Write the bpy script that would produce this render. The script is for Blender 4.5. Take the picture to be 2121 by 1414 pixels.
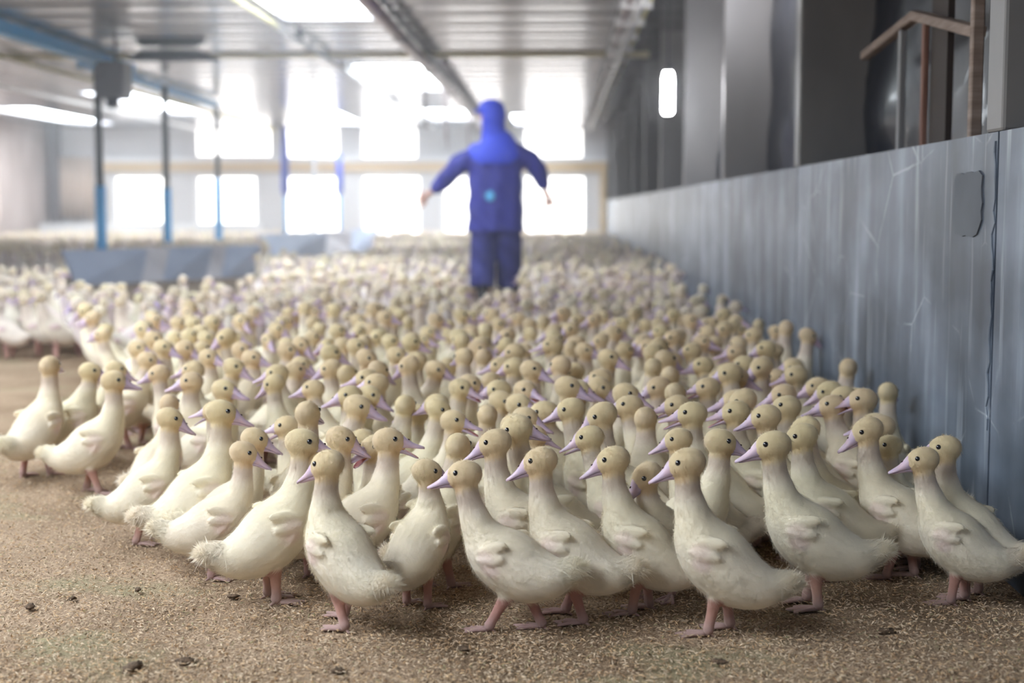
import bpy, math, random, os
import numpy as np
from mathutils import Vector, Matrix, Euler
from mathutils.bvhtree import BVHTree
for _o in list(bpy.data.objects): bpy.data.objects.remove(_o)
S = bpy.context.scene
COL = S.collection
RNG = random.Random(7)
R = math.radians

# ---------------------------------------------------------------- camera
W_, H_, FPX = 2121, 1414, 2946.0
CH = 0.80
PITCH = math.atan(275 / FPX)
YAW = math.atan(99.5 / FPX * math.cos(PITCH))
cam_d = bpy.data.cameras.new('camera'); cam = bpy.data.objects.new('camera', cam_d); COL.objects.link(cam)
cam_d.sensor_width = 36.0; cam_d.lens = FPX / W_ * 36.0
cam_d.clip_start = 0.05; cam_d.clip_end = 200
cam.location = (0, 0, CH)
cam.rotation_euler = (math.pi / 2 - PITCH, 0, YAW)
cam_d.dof.use_dof = True; cam_d.dof.focus_distance = 2.95; cam_d.dof.aperture_fstop = 2.4
S.camera = cam
CM = Euler((math.pi / 2 - PITCH, 0, YAW)).to_matrix()

def ray(px, py):
    return CM @ Vector(((px - W_ / 2) / FPX, (H_ / 2 - py) / FPX, -1.0))
def at_y(px, py, Y):
    d = ray(px, py); t = Y / d.y
    return Vector((d.x * t, Y, CH + d.z * t))
def at_z(px, py, z=0.0):
    d = ray(px, py); t = (z - CH) / d.z
    return Vector((d.x * t, d.y * t, z))
def at_x(px, py, X):
    d = ray(px, py); t = X / d.x
    return Vector((X, d.y * t, CH + d.z * t))
def proj(p):
    v = CM.transposed() @ (Vector(p) - Vector((0, 0, CH)))
    return (W_ / 2 + FPX * v.x / -v.z, H_ / 2 - FPX * v.y / -v.z)

# ---------------------------------------------------------------- world, light, exposure
S.view_settings.view_transform = 'Standard'; S.view_settings.look = 'None'
S.view_settings.exposure = 0.12; S.view_settings.gamma = 1.0; S.view_settings.use_curve_mapping = False
w = bpy.data.worlds.new('world'); S.world = w; w.use_nodes = True
w.node_tree.nodes['Background'].inputs[0].default_value = (0.80, 0.88, 1.0, 1)
w.node_tree.nodes['Background'].inputs[1].default_value = 0.45
S.cycles.adaptive_threshold = 0.02; S.cycles.max_bounces = 6; S.cycles.diffuse_bounces = 4; S.cycles.glossy_bounces = 3; S.cycles.transmission_bounces = 2
SKYLIGHT_E = 17.0      # daylight coming through the translucent roof panels
WINDOW_E = 3.6        # daylight coming through the far windows
LAMP_E = 120.0

# ---------------------------------------------------------------- materials
def mat(name, color=(.5, .5, .5), rough=.6, metal=0.0, emit=None, es=1.0, coat=0, sheen=0):
    m = bpy.data.materials.new(name); m.use_nodes = True
    b = m.node_tree.nodes['Principled BSDF']
    b.inputs['Base Color'].default_value = (*color, 1)
    b.inputs['Roughness'].default_value = rough
    b.inputs['Metallic'].default_value = metal
    b.inputs['Coat Weight'].default_value = coat
    if sheen:
        b.inputs['Sheen Weight'].default_value = sheen
        b.inputs['Sheen Roughness'].default_value = .5
    if emit:
        b.inputs['Emission Color'].default_value = (*emit, 1)
        b.inputs['Emission Strength'].default_value = es
    return m
def nodes(m):
    nt = m.node_tree
    return nt, nt.nodes['Principled BSDF'], (lambda t: nt.nodes.new(t)), (lambda a, b: nt.links.new(a, b))
def noisy(m, c1, c2, scale=(4, 4, 4), detail=5, lo=.35, hi=.65, bump=0.0, dist=.002, rough=None):
    nt, b, N, L = nodes(m)
    tc = N('ShaderNodeTexCoord'); mp = N('ShaderNodeMapping'); L(tc.outputs['Object'], mp.inputs[0])
    mp.inputs['Scale'].default_value = scale
    n = N('ShaderNodeTexNoise'); n.inputs['Detail'].default_value = detail; n.inputs['Scale'].default_value = 1
    L(mp.outputs[0], n.inputs['Vector'])
    r = N('ShaderNodeValToRGB'); L(n.outputs['Fac'], r.inputs[0])
    r.color_ramp.elements[0].position = lo; r.color_ramp.elements[0].color = (*c1, 1)
    r.color_ramp.elements[1].position = hi; r.color_ramp.elements[1].color = (*c2, 1)
    L(r.outputs[0], b.inputs['Base Color'])
    if bump:
        bp = N('ShaderNodeBump'); bp.inputs['Strength'].default_value = bump; bp.inputs['Distance'].default_value = dist
        L(n.outputs['Fac'], bp.inputs['Height']); L(bp.outputs[0], b.inputs['Normal'])
    if rough:
        mr = N('ShaderNodeMapRange'); mr.inputs['To Min'].default_value = rough[0]; mr.inputs['To Max'].default_value = rough[1]
        L(n.outputs['Fac'], mr.inputs[0]); L(mr.outputs[0], b.inputs['Roughness'])
    return m

def down_material():
    m = mat('duck_down', rough=.95, sheen=.25)
    nt, b, N, L = nodes(m)
    at = N('ShaderNodeAttribute'); at.attribute_name = 'tint'
    oi = N('ShaderNodeObjectInfo')
    tc = N('ShaderNodeTexCoord')
    n = N('ShaderNodeTexNoise'); n.inputs['Scale'].default_value = 22; n.inputs['Detail'].default_value = 4
    L(tc.outputs['Object'], n.inputs['Vector'])
    hs = N('ShaderNodeHueSaturation'); L(at.outputs['Color'], hs.inputs['Color'])
    mr = N('ShaderNodeMapRange'); mr.inputs['To Min'].default_value = .489; mr.inputs['To Max'].default_value = .508
    L(oi.outputs['Random'], mr.inputs[0]); L(mr.outputs[0], hs.inputs['Hue'])
    mv = N('ShaderNodeMapRange'); mv.inputs['From Min'].default_value = .3; mv.inputs['From Max'].default_value = .7
    mv.inputs['To Min'].default_value = .90; mv.inputs['To Max'].default_value = 1.05
    L(n.outputs['Fac'], mv.inputs[0]); L(mv.outputs[0], hs.inputs['Value'])
    L(hs.outputs[0], b.inputs['Base Color'])
    # fine fluffy relief
    n2 = N('ShaderNodeTexNoise'); n2.inputs['Scale'].default_value = 90; n2.inputs['Detail'].default_value = 3
    L(tc.outputs['Object'], n2.inputs['Vector'])
    bp = N('ShaderNodeBump'); bp.inputs['Strength'].default_value = .5; bp.inputs['Distance'].default_value = .004
    L(n2.outputs['Fac'], bp.inputs['Height']); L(bp.outputs[0], b.inputs['Normal'])
    # a little light passes through the down
    tr = N('ShaderNodeBsdfTranslucent'); L(hs.outputs[0], tr.inputs['Color'])
    mx = N('ShaderNodeMixShader'); mx.inputs[0].default_value = .18
    out = nt.nodes['Material Output']
    L(b.outputs[0], mx.inputs[1]); L(tr.outputs[0], mx.inputs[2]); L(mx.outputs[0], out.inputs['Surface'])
    return m
M = {}
M['down'] = down_material()
M['bill'] = noisy(mat('bill_skin', (.60, .46, .62), .42), (.63, .46, .55), (.53, .42, .56), (60, 60, 60), 2)
M['mouth'] = mat('mouth_skin', (.55, .16, .17), .4)
M['dark'] = mat('nostril_dark', (.05, .02, .02), .8)
M['eye'] = mat('eye_black', (.006, .006, .012), .06, coat=1)

# ---------------------------------------------------------------- mesh helpers
def new_mesh(name, V, F, mats=(), midx=None, smooth=False):
    me = bpy.data.meshes.new(name)
    me.from_pydata([tuple(v) for v in V], [], [tuple(f) for f in F]); me.update()
    for m in mats: me.materials.append(m)
    if midx is not None: me.polygons.foreach_set('material_index', midx)
    if smooth: me.polygons.foreach_set('use_smooth', [True] * len(me.polygons))
    return me
def link(name, me, parent=None, loc=(0, 0, 0), rz=0):
    o = bpy.data.objects.new(name, me); COL.objects.link(o)
    o.location = loc; o.rotation_euler = (0, 0, rz)
    if parent: o.parent = parent
    return o
def tag(o, label=None, cat=None, group=None, kind=None):
    if label: o['label'] = label
    if cat: o['category'] = cat
    if group: o['group'] = group
    if kind: o['kind'] = kind
    return o
class MB:
    def __init__(s): s.v = []; s.f = []; s.m = []
    def add(s, V, F, m=0):
        n = len(s.v); s.v += [tuple(v) for v in V]; s.f += [tuple(i + n for i in f) for f in F]; s.m += [m] * len(F); return s
    def box(s, a, b, m=0):
        (x0, y0, z0), (x1, y1, z1) = a, b
        V = [(x0,y0,z0),(x1,y0,z0),(x1,y1,z0),(x0,y1,z0),(x0,y0,z1),(x1,y0,z1),(x1,y1,z1),(x0,y1,z1)]
        return s.add(V, [(0,3,2,1),(4,5,6,7),(0,1,5,4),(1,2,6,5),(2,3,7,6),(3,0,4,7)], m)
    def bar(s, p, q, wx, wy, m=0):
        p = Vector(p); q = Vector(q); d = (q - p).normalized()
        u = d.cross(Vector((0, 0, 1)) if abs(d.z) < .9 else Vector((0, 1, 0))).normalized(); v = d.cross(u)
        V = [c + u * a * wx / 2 + v * b * wy / 2 for c in (p, q) for a, b in ((-1,-1),(1,-1),(1,1),(-1,1))]
        return s.add(V, [(0,3,2,1),(4,5,6,7),(0,1,5,4),(1,2,6,5),(2,3,7,6),(3,0,4,7)], m)
    def tube(s, pts, r, n=12, m=0, cap=True):
        pts = [Vector(p) for p in pts]; rr = r if hasattr(r, '__len__') else [r] * len(pts)
        V = []; 
        for i, p in enumerate(pts):
            d = (pts[min(i+1, len(pts)-1)] - pts[max(i-1, 0)]).normalized()
            u = d.cross(Vector((0,0,1)) if abs(d.z) < .9 else Vector((0,1,0))).normalized(); v = d.cross(u)
            V += [p + (u * math.cos(2*math.pi*k/n) + v * math.sin(2*math.pi*k/n)) * rr[i] for k in range(n)]
        F = [(i*n+k, i*n+(k+1)%n, (i+1)*n+(k+1)%n, (i+1)*n+k) for i in range(len(pts)-1) for k in range(n)]
        if cap: F += [tuple(range(n))[::-1], tuple((len(pts)-1)*n+k for k in range(n))]
        return s.add(V, F, m)
    def build(s, name, mats, parent=None, smooth=False, loc=(0,0,0), rz=0):
        mats = mats if isinstance(mats, (list, tuple)) else [mats]
        return link(name, new_mesh(name, s.v, s.f, mats, s.m, smooth), parent, loc, rz)

def catmull(P, n):
    """dense interpolation of rows of P"""
    P = np.asarray(P, float); out = []
    Q = np.vstack([2*P[0]-P[1], P, 2*P[-1]-P[-2]])
    for i in range(1, len(Q)-2):
        for k in range(n):
            t = k / n
            out.append(.5*((2*Q[i]) + (-Q[i-1]+Q[i+1])*t + (2*Q[i-1]-5*Q[i]+4*Q[i+1]-Q[i+2])*t*t + (-Q[i-1]+3*Q[i]-3*Q[i+1]+Q[i+2])*t**3))
    out.append(P[-1]); return np.array(out)
def loft(rows, sub=4, n=20, lat=(0, 1, 0)):
    """rows: x,y,z, radius in the vertical plane, lateral radius"""
    D = catmull(rows, sub); P = D[:, :3]; V = []
    L0 = np.array(lat, float)
    for i in range(len(P)):
        T = P[min(i+1, len(P)-1)] - P[max(i-1, 0)]; T /= np.linalg.norm(T) + 1e-9
        L = L0 - T * (L0 @ T); L /= np.linalg.norm(L); Nn = np.cross(T, L)
        for k in range(n):
            a = 2*math.pi*k/n
            V.append(P[i] + Nn*math.sin(a)*max(D[i, 3], .0005) + L*math.cos(a)*max(D[i, 4], .0005))
    m = len(P)
    F = [(i*n+k, i*n+(k+1)%n, (i+1)*n+(k+1)%n, (i+1)*n+k) for i in range(m-1) for k in range(n)]
    F += [tuple(range(n))[::-1], tuple((m-1)*n+k for k in range(n))]
    return V, F
def ellipsoid(c, r, rot=None, nu=16, nv=10):
    c = np.array(c); V = []
    for j in range(1, nv):
        for i in range(nu):
            a = 2*math.pi*i/nu; b = math.pi*j/nv
            V.append(np.array((math.sin(b)*math.cos(a)*r[0], math.sin(b)*math.sin(a)*r[1], math.cos(b)*r[2])))
    V += [np.array((0, 0, r[2])), np.array((0, 0, -r[2]))]
    if rot is not None: V = [rot @ v for v in V]
    V = [v + c for v in V]
    F = [(j*nu+i, (j+1)*nu+i, (j+1)*nu+(i+1)%nu, j*nu+(i+1)%nu) for j in range(nv-2) for i in range(nu)]
    t = (nv-1)*nu
    F += [(t, i, (i+1)%nu) for i in range(nu)] + [(t+1, (nv-2)*nu+(i+1)%nu, (nv-2)*nu+i) for i in range(nu)]
    return V, F
def rotm(yaw=0, pitch=0, roll=0):
    """pitch > 0 tips the front down"""
    return np.array(Matrix.Rotation(R(yaw), 3, 'Z') @ Matrix.Rotation(R(pitch), 3, 'Y') @ Matrix.Rotation(R(roll), 3, 'X'))
def remesh(V, F, voxel, smooth_it=6, factor=.5):
    me = new_mesh('tmp', V, F); o = bpy.data.objects.new('tmp', me); COL.objects.link(o)
    r = o.modifiers.new('r', 'REMESH'); r.mode = 'VOXEL'; r.voxel_size = voxel
    if smooth_it:
        s = o.modifiers.new('s', 'SMOOTH'); s.iterations = smooth_it; s.factor = factor
    dg = bpy.context.evaluated_depsgraph_get(); dg.update()
    out = bpy.data.meshes.new_from_object(o.evaluated_get(dg))
    bpy.data.objects.remove(o); bpy.data.meshes.remove(me)
    return out

# ---------------------------------------------------------------- ducklings
C_BODY = np.array((.93, .85, .70)); C_HEAD = np.array((.84, .685, .41)); C_NECK = np.array((.66, .54, .45))
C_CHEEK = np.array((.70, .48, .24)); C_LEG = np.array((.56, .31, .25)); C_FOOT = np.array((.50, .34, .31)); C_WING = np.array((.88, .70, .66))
def smooth01(x): x = np.clip(x, 0, 1); return x*x*(3-2*x)
PROTO = {}
def duck_rows(pitch, lean, neck, side):
    """spine of the trunk and neck; pitch in degrees tilts the trunk about the hips"""
    pitch = pitch + 7; hip = np.array((-.005, 0, .115)); c, s = math.cos(R(pitch)), math.sin(R(pitch))
    def rp(x, z):
        dx, dz = x - hip[0], z - hip[2]
        return (hip[0] + dx*c - dz*s, 0, hip[2] + dx*s + dz*c)
    body = [(rp(-.138, .146), .006, .010), (rp(-.121, .139), .021, .025), (rp(-.096, .126), .039, .042), (rp(-.064, .120), .052, .053),
            (rp(-.025, .125), .063, .061), (rp(.018, .146), .064, .064), (rp(.050, .170), .053, .057)]
    sh = np.array(rp(.073, .199)); hx, hz = sh[0] + .016 + lean, .318 + neck
    top = np.array((hx - .004, side, hz - .012))
    body.append((tuple(sh), .036, .040))
    for t, r in ((.28, .0305), (.55, .0250), (.80, .0236)):
        p = sh*(1-t) + top*t
        p = p + np.array((.004*math.sin(math.pi*t), 0, 0))
        body.append((tuple(p), r, r*1.0))
    body.append((tuple(top), .0225, .0225))
    return [(*p, a, b) for p, a, b in body], np.array((hx, side, hz)), rp
def make_proto(key, full=True):
    """key: pitch, lean, neck, side, yaw, hpitch, roll, open, stride, droop"""
    pitch, lean, neck, side, yaw, hp, roll, op, stride, wing = key
    rows, HC, rp = duck_rows(pitch, lean, neck, side)
    HR = rotm(yaw, hp, roll)
    mb = MB()
    mb.add(*loft(rows, 4, 22))
    h = lambda x, y, z: HC + HR @ np.array((x, y, z))
    mb.add(*ellipsoid(h(-.003, 0, .000), (.0375, .0285, .0300), HR))
    mb.add(*ellipsoid(h(.013, 0, -.004), (.0255, .0200, .0205), HR))
    mb.add(*ellipsoid(h(.002, 0, -.012), (.0245, .0240, .0200), HR))
    # thighs and shanks
    feet = []
    for sgn in (1, -1):
        fx = .004 + sgn*stride; y = .030*sgn
        hipx = -.004 + sgn*stride*.25
        knee = np.array((hipx - .004, y, .078))
        ank = np.array((fx - .010 + .0, y*.95, .014))
        mb.add(*loft([(hipx, y*.8, .125, .034, .024), (hipx-.002, y, .098, .024, .019), (*knee, .0155, .0142), (*(knee*.55+ank*.45), .0112, .0102), (*(knee*.15+ank*.85), .0105, .0098), (*ank, .0122, .0110), (ank[0]+.004, ank[1], .006, .006, .007)], 3, 12))
        feet.append((ank, sgn))
        # folded wing: upper arm lobe, forearm lobe and the tip hanging behind
        wy = sgn
        Wr = rotm(0, -pitch + 14, 0)
        p1 = np.array(rp(.024, .178)) + (0, .0565*wy, 0)
        mb.add(*ellipsoid(p1, (.037, .0090, .0130), rotm(-6*wy, -pitch + 14, 10*wy)))
        p2 = np.array(rp(.024, .156)) + (0, .0605*wy, 0)
        mb.add(*ellipsoid(p2, (.033, .0090, .0125), rotm(-7*wy, -pitch + 2, 0)))
        p3 = np.array(rp(.026, .136)) + (0, .058*wy, 0)
        mb.add(*ellipsoid(p3, (.027, .0075, .0080), rotm(-2*wy, -pitch - 50 - wing, 0)))
    body = remesh(mb.v, mb.f, .0034 if full else .006, 5 if full else 2)
    V = np.empty(len(body.vertices)*3, 'f'); body.vertices.foreach_get('co', V); V = V.reshape(-1, 3).astype(float)
    # body colour
    hl = (V - HC) @ HR
    dh = np.linalg.norm(hl/np.array((.034, .028, .032)), axis=1)
    sh = np.array(rows[7][:3])
    tn = (V[:, 2] - sh[2]) / (HC[2] - sh[2])
    col = np.tile(C_BODY, (len(V), 1))
    mixc = lambda c, a, k: c*(1-k[:, None]) + a*k[:, None]
    col = mixc(col, C_NECK, smooth01((tn - .25)/.35)*.75)
    hd = smooth01((1.45 - dh)/.45)
    col = mixc(col, C_HEAD, hd*.85)
    col = mixc(col, C_CHEEK, hd*smooth01((.012 - hl[:, 2])/.03)*smooth01((hl[:, 0]+.02)/.04)*.55)
    # mantle a little yellower than the belly
    col = mixc(col, np.array((.90, .80, .53)), smooth01((V[:, 2]-.15)/.05)*(1-smooth01((tn-.1)/.3))*.30)
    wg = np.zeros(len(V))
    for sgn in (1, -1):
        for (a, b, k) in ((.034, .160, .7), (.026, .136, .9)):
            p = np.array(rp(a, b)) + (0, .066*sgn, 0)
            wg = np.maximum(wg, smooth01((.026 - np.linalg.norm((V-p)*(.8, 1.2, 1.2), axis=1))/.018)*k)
    col = mixc(col, C_WING, wg*.7)  # pinkish wing skin, with the shade between the lobes put into the tint
    lg = smooth01((.083 - V[:, 2])/.014)
    inleg = np.zeros(len(V))
    for ank, sgn in feet:
        knee = np.array((-.008 + sgn*stride*.25, .030*sgn, .078)); d = ank-knee
        t = np.clip(((V-knee)@d)/(d@d), 0, 1.2); dist = np.linalg.norm(V-knee-t[:, None]*d, axis=1)
        inleg = np.maximum(inleg, smooth01((.0195-dist)/.003))
    legk = np.maximum(lg*inleg, (V[:, 2] < .035)*1.0)
    col = mixc(col, C_LEG, legk); col = mixc(col, C_FOOT, legk*smooth01((.05-V[:, 2])/.04))
    # feet: three toes and the web between them, joined on as part of the body
    FV, FF = [], []
    for ank, sgn in feet:
        a0 = 4*sgn; base = np.array((ank[0]+.002, ank[1], .0075)); n0 = len(FV)
        tips = [base*(1, 1, 0) + np.array((math.cos(R(a0+a))*l, math.sin(R(a0+a))*l, .0025)) for a, l in ((-27, .050), (0, .060), (27, .050))]
        mids = [base*(1, 1, 0) + np.array((math.cos(R(a0+a))*l, math.sin(R(a0+a))*l, .004)) for a, l in ((-13, .046), (13, .046))]
        for tp in tips:
            q = (base*.5+tp*.5); v, f = loft([(*base, .0055, .006), (*(q+(0, 0, .0012)), .0038, .0042), (*(tp*.9+base*.1), .003, .0034), (*tp, .0015, .0018)], 2, 8)
            k = len(FV); FV += list(v); FF += [tuple(i+k for i in ff) for ff in f]
        ring = [tips[0], mids[0], tips[1], mids[1], tips[2]]
        k = len(FV); FV += [base + (0, 0, .0015)] + [r_ + (0, 0, .0008) for r_ in ring] + [base - (0, 0, .003)] + [r_*(1, 1, 0) + (0, 0, .0006) for r_ in ring]
        FF += [(k, k+i+1, k+i+2) for i in range(4)] + [(k+6, k+i+8, k+i+7) for i in range(4)] + [(k+1+i, k+7+i, k+8+i, k+2+i) for i in range(4)]
        v, f = loft([(base[0]-.004, base[1], .009, .0035, .0035), (base[0]-.013, base[1], .004, .0025, .0025), (base[0]-.018, base[1], .002, .001, .001)], 2, 6)
        k = len(FV); FV += list(v); FF += [tuple(i+k for i in ff) for ff in f]
    nb = len(V)
    faces = [tuple(p.vertices) for p in body.polygons] + [tuple(i+nb for i in f) for f in FF]
    allV = [tuple(v) for v in V] + [tuple(v) for v in FV]
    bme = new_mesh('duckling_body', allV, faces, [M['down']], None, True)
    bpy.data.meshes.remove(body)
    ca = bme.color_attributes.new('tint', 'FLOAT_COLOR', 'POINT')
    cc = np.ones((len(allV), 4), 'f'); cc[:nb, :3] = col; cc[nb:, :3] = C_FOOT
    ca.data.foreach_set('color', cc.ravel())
    bvh = BVHTree.FromPolygons(allV[:nb], faces[:len(faces)-len(FF)])
    out = {'body': bme, 'hc': HC, 'HR': HR}
    # eyes sit in the surface of the head
    eyes = []
    for sgn in (1, -1):
        d = HR @ np.array((.44, .95*sgn, .42)); d /= np.linalg.norm(d)
        hit = bvh.ray_cast(Vector(HC + d*.08), Vector(-d)); p = np.array(hit[0]) if hit[0] else HC + d*.025
        eyes.append(p - d*.0020)
    ev, ef = ellipsoid((0, 0, 0), (.0058, .0058, .0058), None, 14, 9)
    out['eye'] = PROTO.setdefault('eye_mesh', new_mesh('duckling_eye', ev, ef, [M['eye']], None, True))
    out['eyes'] = eyes
    # bill: upper and lower mandible
    b = MB()
    def mand(secs, rot):
        nn = 12; V_ = []
        for (x, wd, zt, zb) in secs:
            zc = zb
            for k in range(nn):
                a = 2*math.pi*k/nn; cy, sz = math.cos(a), math.sin(a)
                z = zc + (zt-zc)*max(sz, 0)**.8 if sz > 0 else zc + sz*.0012
                V_.append(np.array((x, cy*wd, z)))
        piv = np.array((.022, 0, -.009)); V_ = [piv + rot @ (v-piv) for v in V_]
        F_ = [(i*nn+k, i*nn+(k+1)%nn, (i+1)*nn+(k+1)%nn, (i+1)*nn+k) for i in range(len(secs)-1) for k in range(nn)]
        F_ += [tuple(range(nn))[::-1], tuple((len(secs)-1)*nn+k for k in range(nn))]
        return V_, F_, nn
    BS = np.array((.98, 1.0, 1.12)); BO = np.array((-.001, 0, .001)); up = rotm(0, -op*.30); lo = rotm(0, op*.70)
    v, f, nn = mand([(.014, .0150, .0165, -.0095), (.026, .0150, .0160, -.0098), (.034, .0142, .0115, -.0098), (.043, .0128, .0050, -.0098), (.054, .0124, -.0012, -.0106), (.065, .0124, -.0052, -.0114), (.073, .0108, -.0076, -.0122), (.0785, .0062, -.0092, -.0128), (.0805, .002, -.0106, -.0132)], up)
    n0 = len(b.f); b.add([h(*(x*BS+BO)) for x in v], f)
    for i in range(8):
        for k in range(nn//2, nn):
            if op > 3: b.m[n0 + i*nn + k] = 1
    v, f, nn = mand([(.012, .0136, -.0225, -.0100), (.026, .0130, -.0212, -.0100), (.040, .0112, -.0182, -.0104), (.056, .0104, -.0168, -.0116), (.067, .0088, -.0162, -.0126), (.073, .004, -.0152, -.0132)], lo)
    n0 = len(b.f); b.add([h(*(x*BS+BO)) for x in v], f)
    for i in range(5):
        for k in range(nn//2, nn):
            if op > 3: b.m[n0 + i*nn + k] = 1
    out['bill'] = new_mesh('duckling_bill', b.v, b.f, [M['bill'], M['mouth']], b.m, True)
    bb = BVHTree.FromPolygons([tuple(x) for x in b.v], b.f); out['nostrils'] = []
    for sg in (1, -1):
        tgt = h(*((np.array((.022, 0, -.009)) + up @ np.array((.0215, .0, .0135)))*BS+BO)); d = HR @ np.array((.10, .90*sg, .45)); d /= np.linalg.norm(d)
        hit = bb.ray_cast(Vector(tgt + d*.06), Vector(-d)); out['nostrils'].append(np.array(hit[0]) if hit[0] else tgt)
    nv, nf = ellipsoid((0, 0, 0), (.0031, .0014, .0018), None, 10, 6)
    out['nostril'] = PROTO.setdefault('nostril_mesh', new_mesh('duckling_nostril', nv, nf, [M['dark']], None, True))
    # tail tuft and loose down, as short tapering strands that follow the coat
    if full:
        rg = np.random.RandomState(abs(hash(key)) % 9999 if False else int(abs(pitch*7+yaw*3+hp+stride*999)) % 9999)
        me = bme; me.calc_loop_triangles()
        T = np.empty(len(me.loop_triangles)*3, 'i'); me.loop_triangles.foreach_get('vertices', T); T = T.reshape(-1, 3)
        T = T[T[:, 0] < nb]
        A = V[T[:, 0]]; B = V[T[:, 1]]; C = V[T[:, 2]]; nrm = np.cross(B-A, C-A); ar = np.linalg.norm(nrm, axis=1); nrm /= ar[:, None] + 1e-12
        tail = np.array(rp(-.130, .143))
        def strands(cnt, length, wid, lift, keep, bias=None, fan=0):
            pr = ar * (bias if bias is not None else 1); pr = pr/pr.sum()
            idx = rg.choice(len(T), cnt, p=pr); u = rg.rand(cnt, 2); m_ = u.sum(1) > 1; u[m_] = 1-u[m_]
            P = A[idx] + (B-A)[idx]*u[:, :1] + (C-A)[idx]*u[:, 1:]
            Nn = nrm[idx]; ok = keep(P); P, Nn, idx = P[ok], Nn[ok], idx[ok]
            flow = np.tile(np.array((-.9, 0, -.35)), (len(P), 1)); flow[:, :] += rg.randn(len(P), 3)*.28
            up_ = smooth01((P[:, 2]-.2)/.05)[:, None]; flow = flow*(1-up_) + (np.array((-.35, 0, -.9)) + rg.randn(len(P), 3)*.25)*up_
            if fan: flow = np.array((-1.0, 0, .42)) + rg.randn(len(P), 3)*np.array((.25, .42, .25)) + Nn*.12
            flow -= Nn*(flow*Nn).sum(1)[:, None]; flow /= np.linalg.norm(flow, axis=1)[:, None]+1e-9
            Ls = length*(.6+.8*rg.rand(len(P)))[:, None]
            d = flow*(1-lift) + Nn*lift; d /= np.linalg.norm(d, axis=1)[:, None]
            sd = np.cross(flow, Nn); sd /= np.linalg.norm(sd, axis=1)[:, None]+1e-9
            P0 = P - Nn*.0006; mid = P0 + d*Ls*.55; tip = mid + (d*.75 + flow*.45 - np.array((0, 0, .1)))*Ls*.45
            n_ = len(P); VV = np.concatenate([P0 - sd*wid, P0 + sd*wid, mid + sd*wid*.7, mid - sd*wid*.7, tip])
            q = np.arange(n_); F4 = np.stack([q, q+n_, q+2*n_, q+3*n_], 1); F3 = np.stack([q+3*n_, q+2*n_, q+4*n_], 1)
            cI = col[T[idx, 0]]; nI = Nn
            return VV, F4, F3, np.tile(cI, (5, 1)), np.tile(nI, (5, 1))
        def keep_body(P):
            hl_ = (P-HC)@HR
            nh = (np.abs(hl_[:, 0]-.016) < .022) & (np.linalg.norm(hl_[:, [0, 2]]-np.array((.013, .011)), axis=1) < .009)
            bl = hl_[:, 0] > .026
            return (P[:, 2] > .078) & ~nh & ~(bl & (np.linalg.norm(hl_, axis=1) < .05))
        def strand_mesh(nm, sets):
            VV = np.concatenate([s_[0] for s_ in sets]); off = 0; F = []; 
            for s_ in sets:
                F += (s_[1]+off).tolist() + (s_[2]+off).tolist(); off += len(s_[0])
            me_ = new_mesh(nm, VV, F, [M['down']], None, True)
            c_ = me_.color_attributes.new('tint', 'FLOAT_COLOR', 'POINT'); a_ = np.ones((len(VV), 4), 'f'); a_[:, :3] = np.concatenate([s_[3] for s_ in sets])
            c_.data.foreach_set('color', a_.ravel())
            me_.normals_split_custom_set_from_vertices(np.concatenate([s_[4] for s_ in sets]).tolist())
            return me_
        tc_ = (A+B+C)/3; dt = np.linalg.norm(tc_-tail, axis=1)
        out['down'] = strand_mesh('duckling_down', [strands(11000, .0080, .00034, .42, keep_body), strands(2500, .013, .0004, .42, lambda P: (P[:, 2] > .06) & (P[:, 2] < .15), (tc_[:, 2] < .13)*1.0 + .02)])
        out['tuft'] = strand_mesh('duckling_tuft', [strands(4200, .026, .00055, .30, lambda P: np.linalg.norm(P-tail, axis=1) < .042, np.clip(.045-dt, 0, 1)**1.5 + 1e-9, 1), strands(260, .032, .0011, .26, lambda P: (np.linalg.norm(P-tail, axis=1) < .026), np.clip(.03-dt, 0, 1) + 1e-9, 1)])
    return out
def place_duck(key, loc, heading, s, label=None, group=None, rich=True):
    if key not in PROTO: PROTO[key] = make_proto(key)
    P = PROTO[key]
    root = bpy.data.objects.new('duckling', None); COL.objects.link(root); root.empty_display_size = .05
    root.location = loc; root.rotation_euler = (0, 0, R(heading)); root.scale = (s, s, s)
    tag(root, label, 'duckling', group)
    def child(n, me, parent, loc=(0, 0, 0), rot=None):
        o = bpy.data.objects.new(n, me); COL.objects.link(o); o.parent = parent; o.location = loc
        if rot is not None: o.rotation_euler = rot
        return o
    child('body', P['body'], root)
    hr = Matrix([list(r_) for r_ in P['HR']]).to_euler()
    bl = child('bill', P['bill'], root)
    for e in P['eyes']: child('eye', P['eye'], root, e)
    if rich:
        for e in P['nostrils']: child('nostril', P['nostril'], bl, e, hr)
        o = child('tail_tuft', P['tuft'], root)
        o = child('down_fluff', P['down'], root); o['kind'] = 'stuff'
    return root

# ================================================================ the setting
XW, YF, ZC, XL = 0.97, 30.0, 2.5, -10.8      # right wall face, far wall, ceiling, left wall
XR2, ZL = 1.17, 0.970                        # recessed window plane, top of the low wall
Y0 = -6.0
def struct(o): o['kind'] = 'structure'; return o

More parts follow.
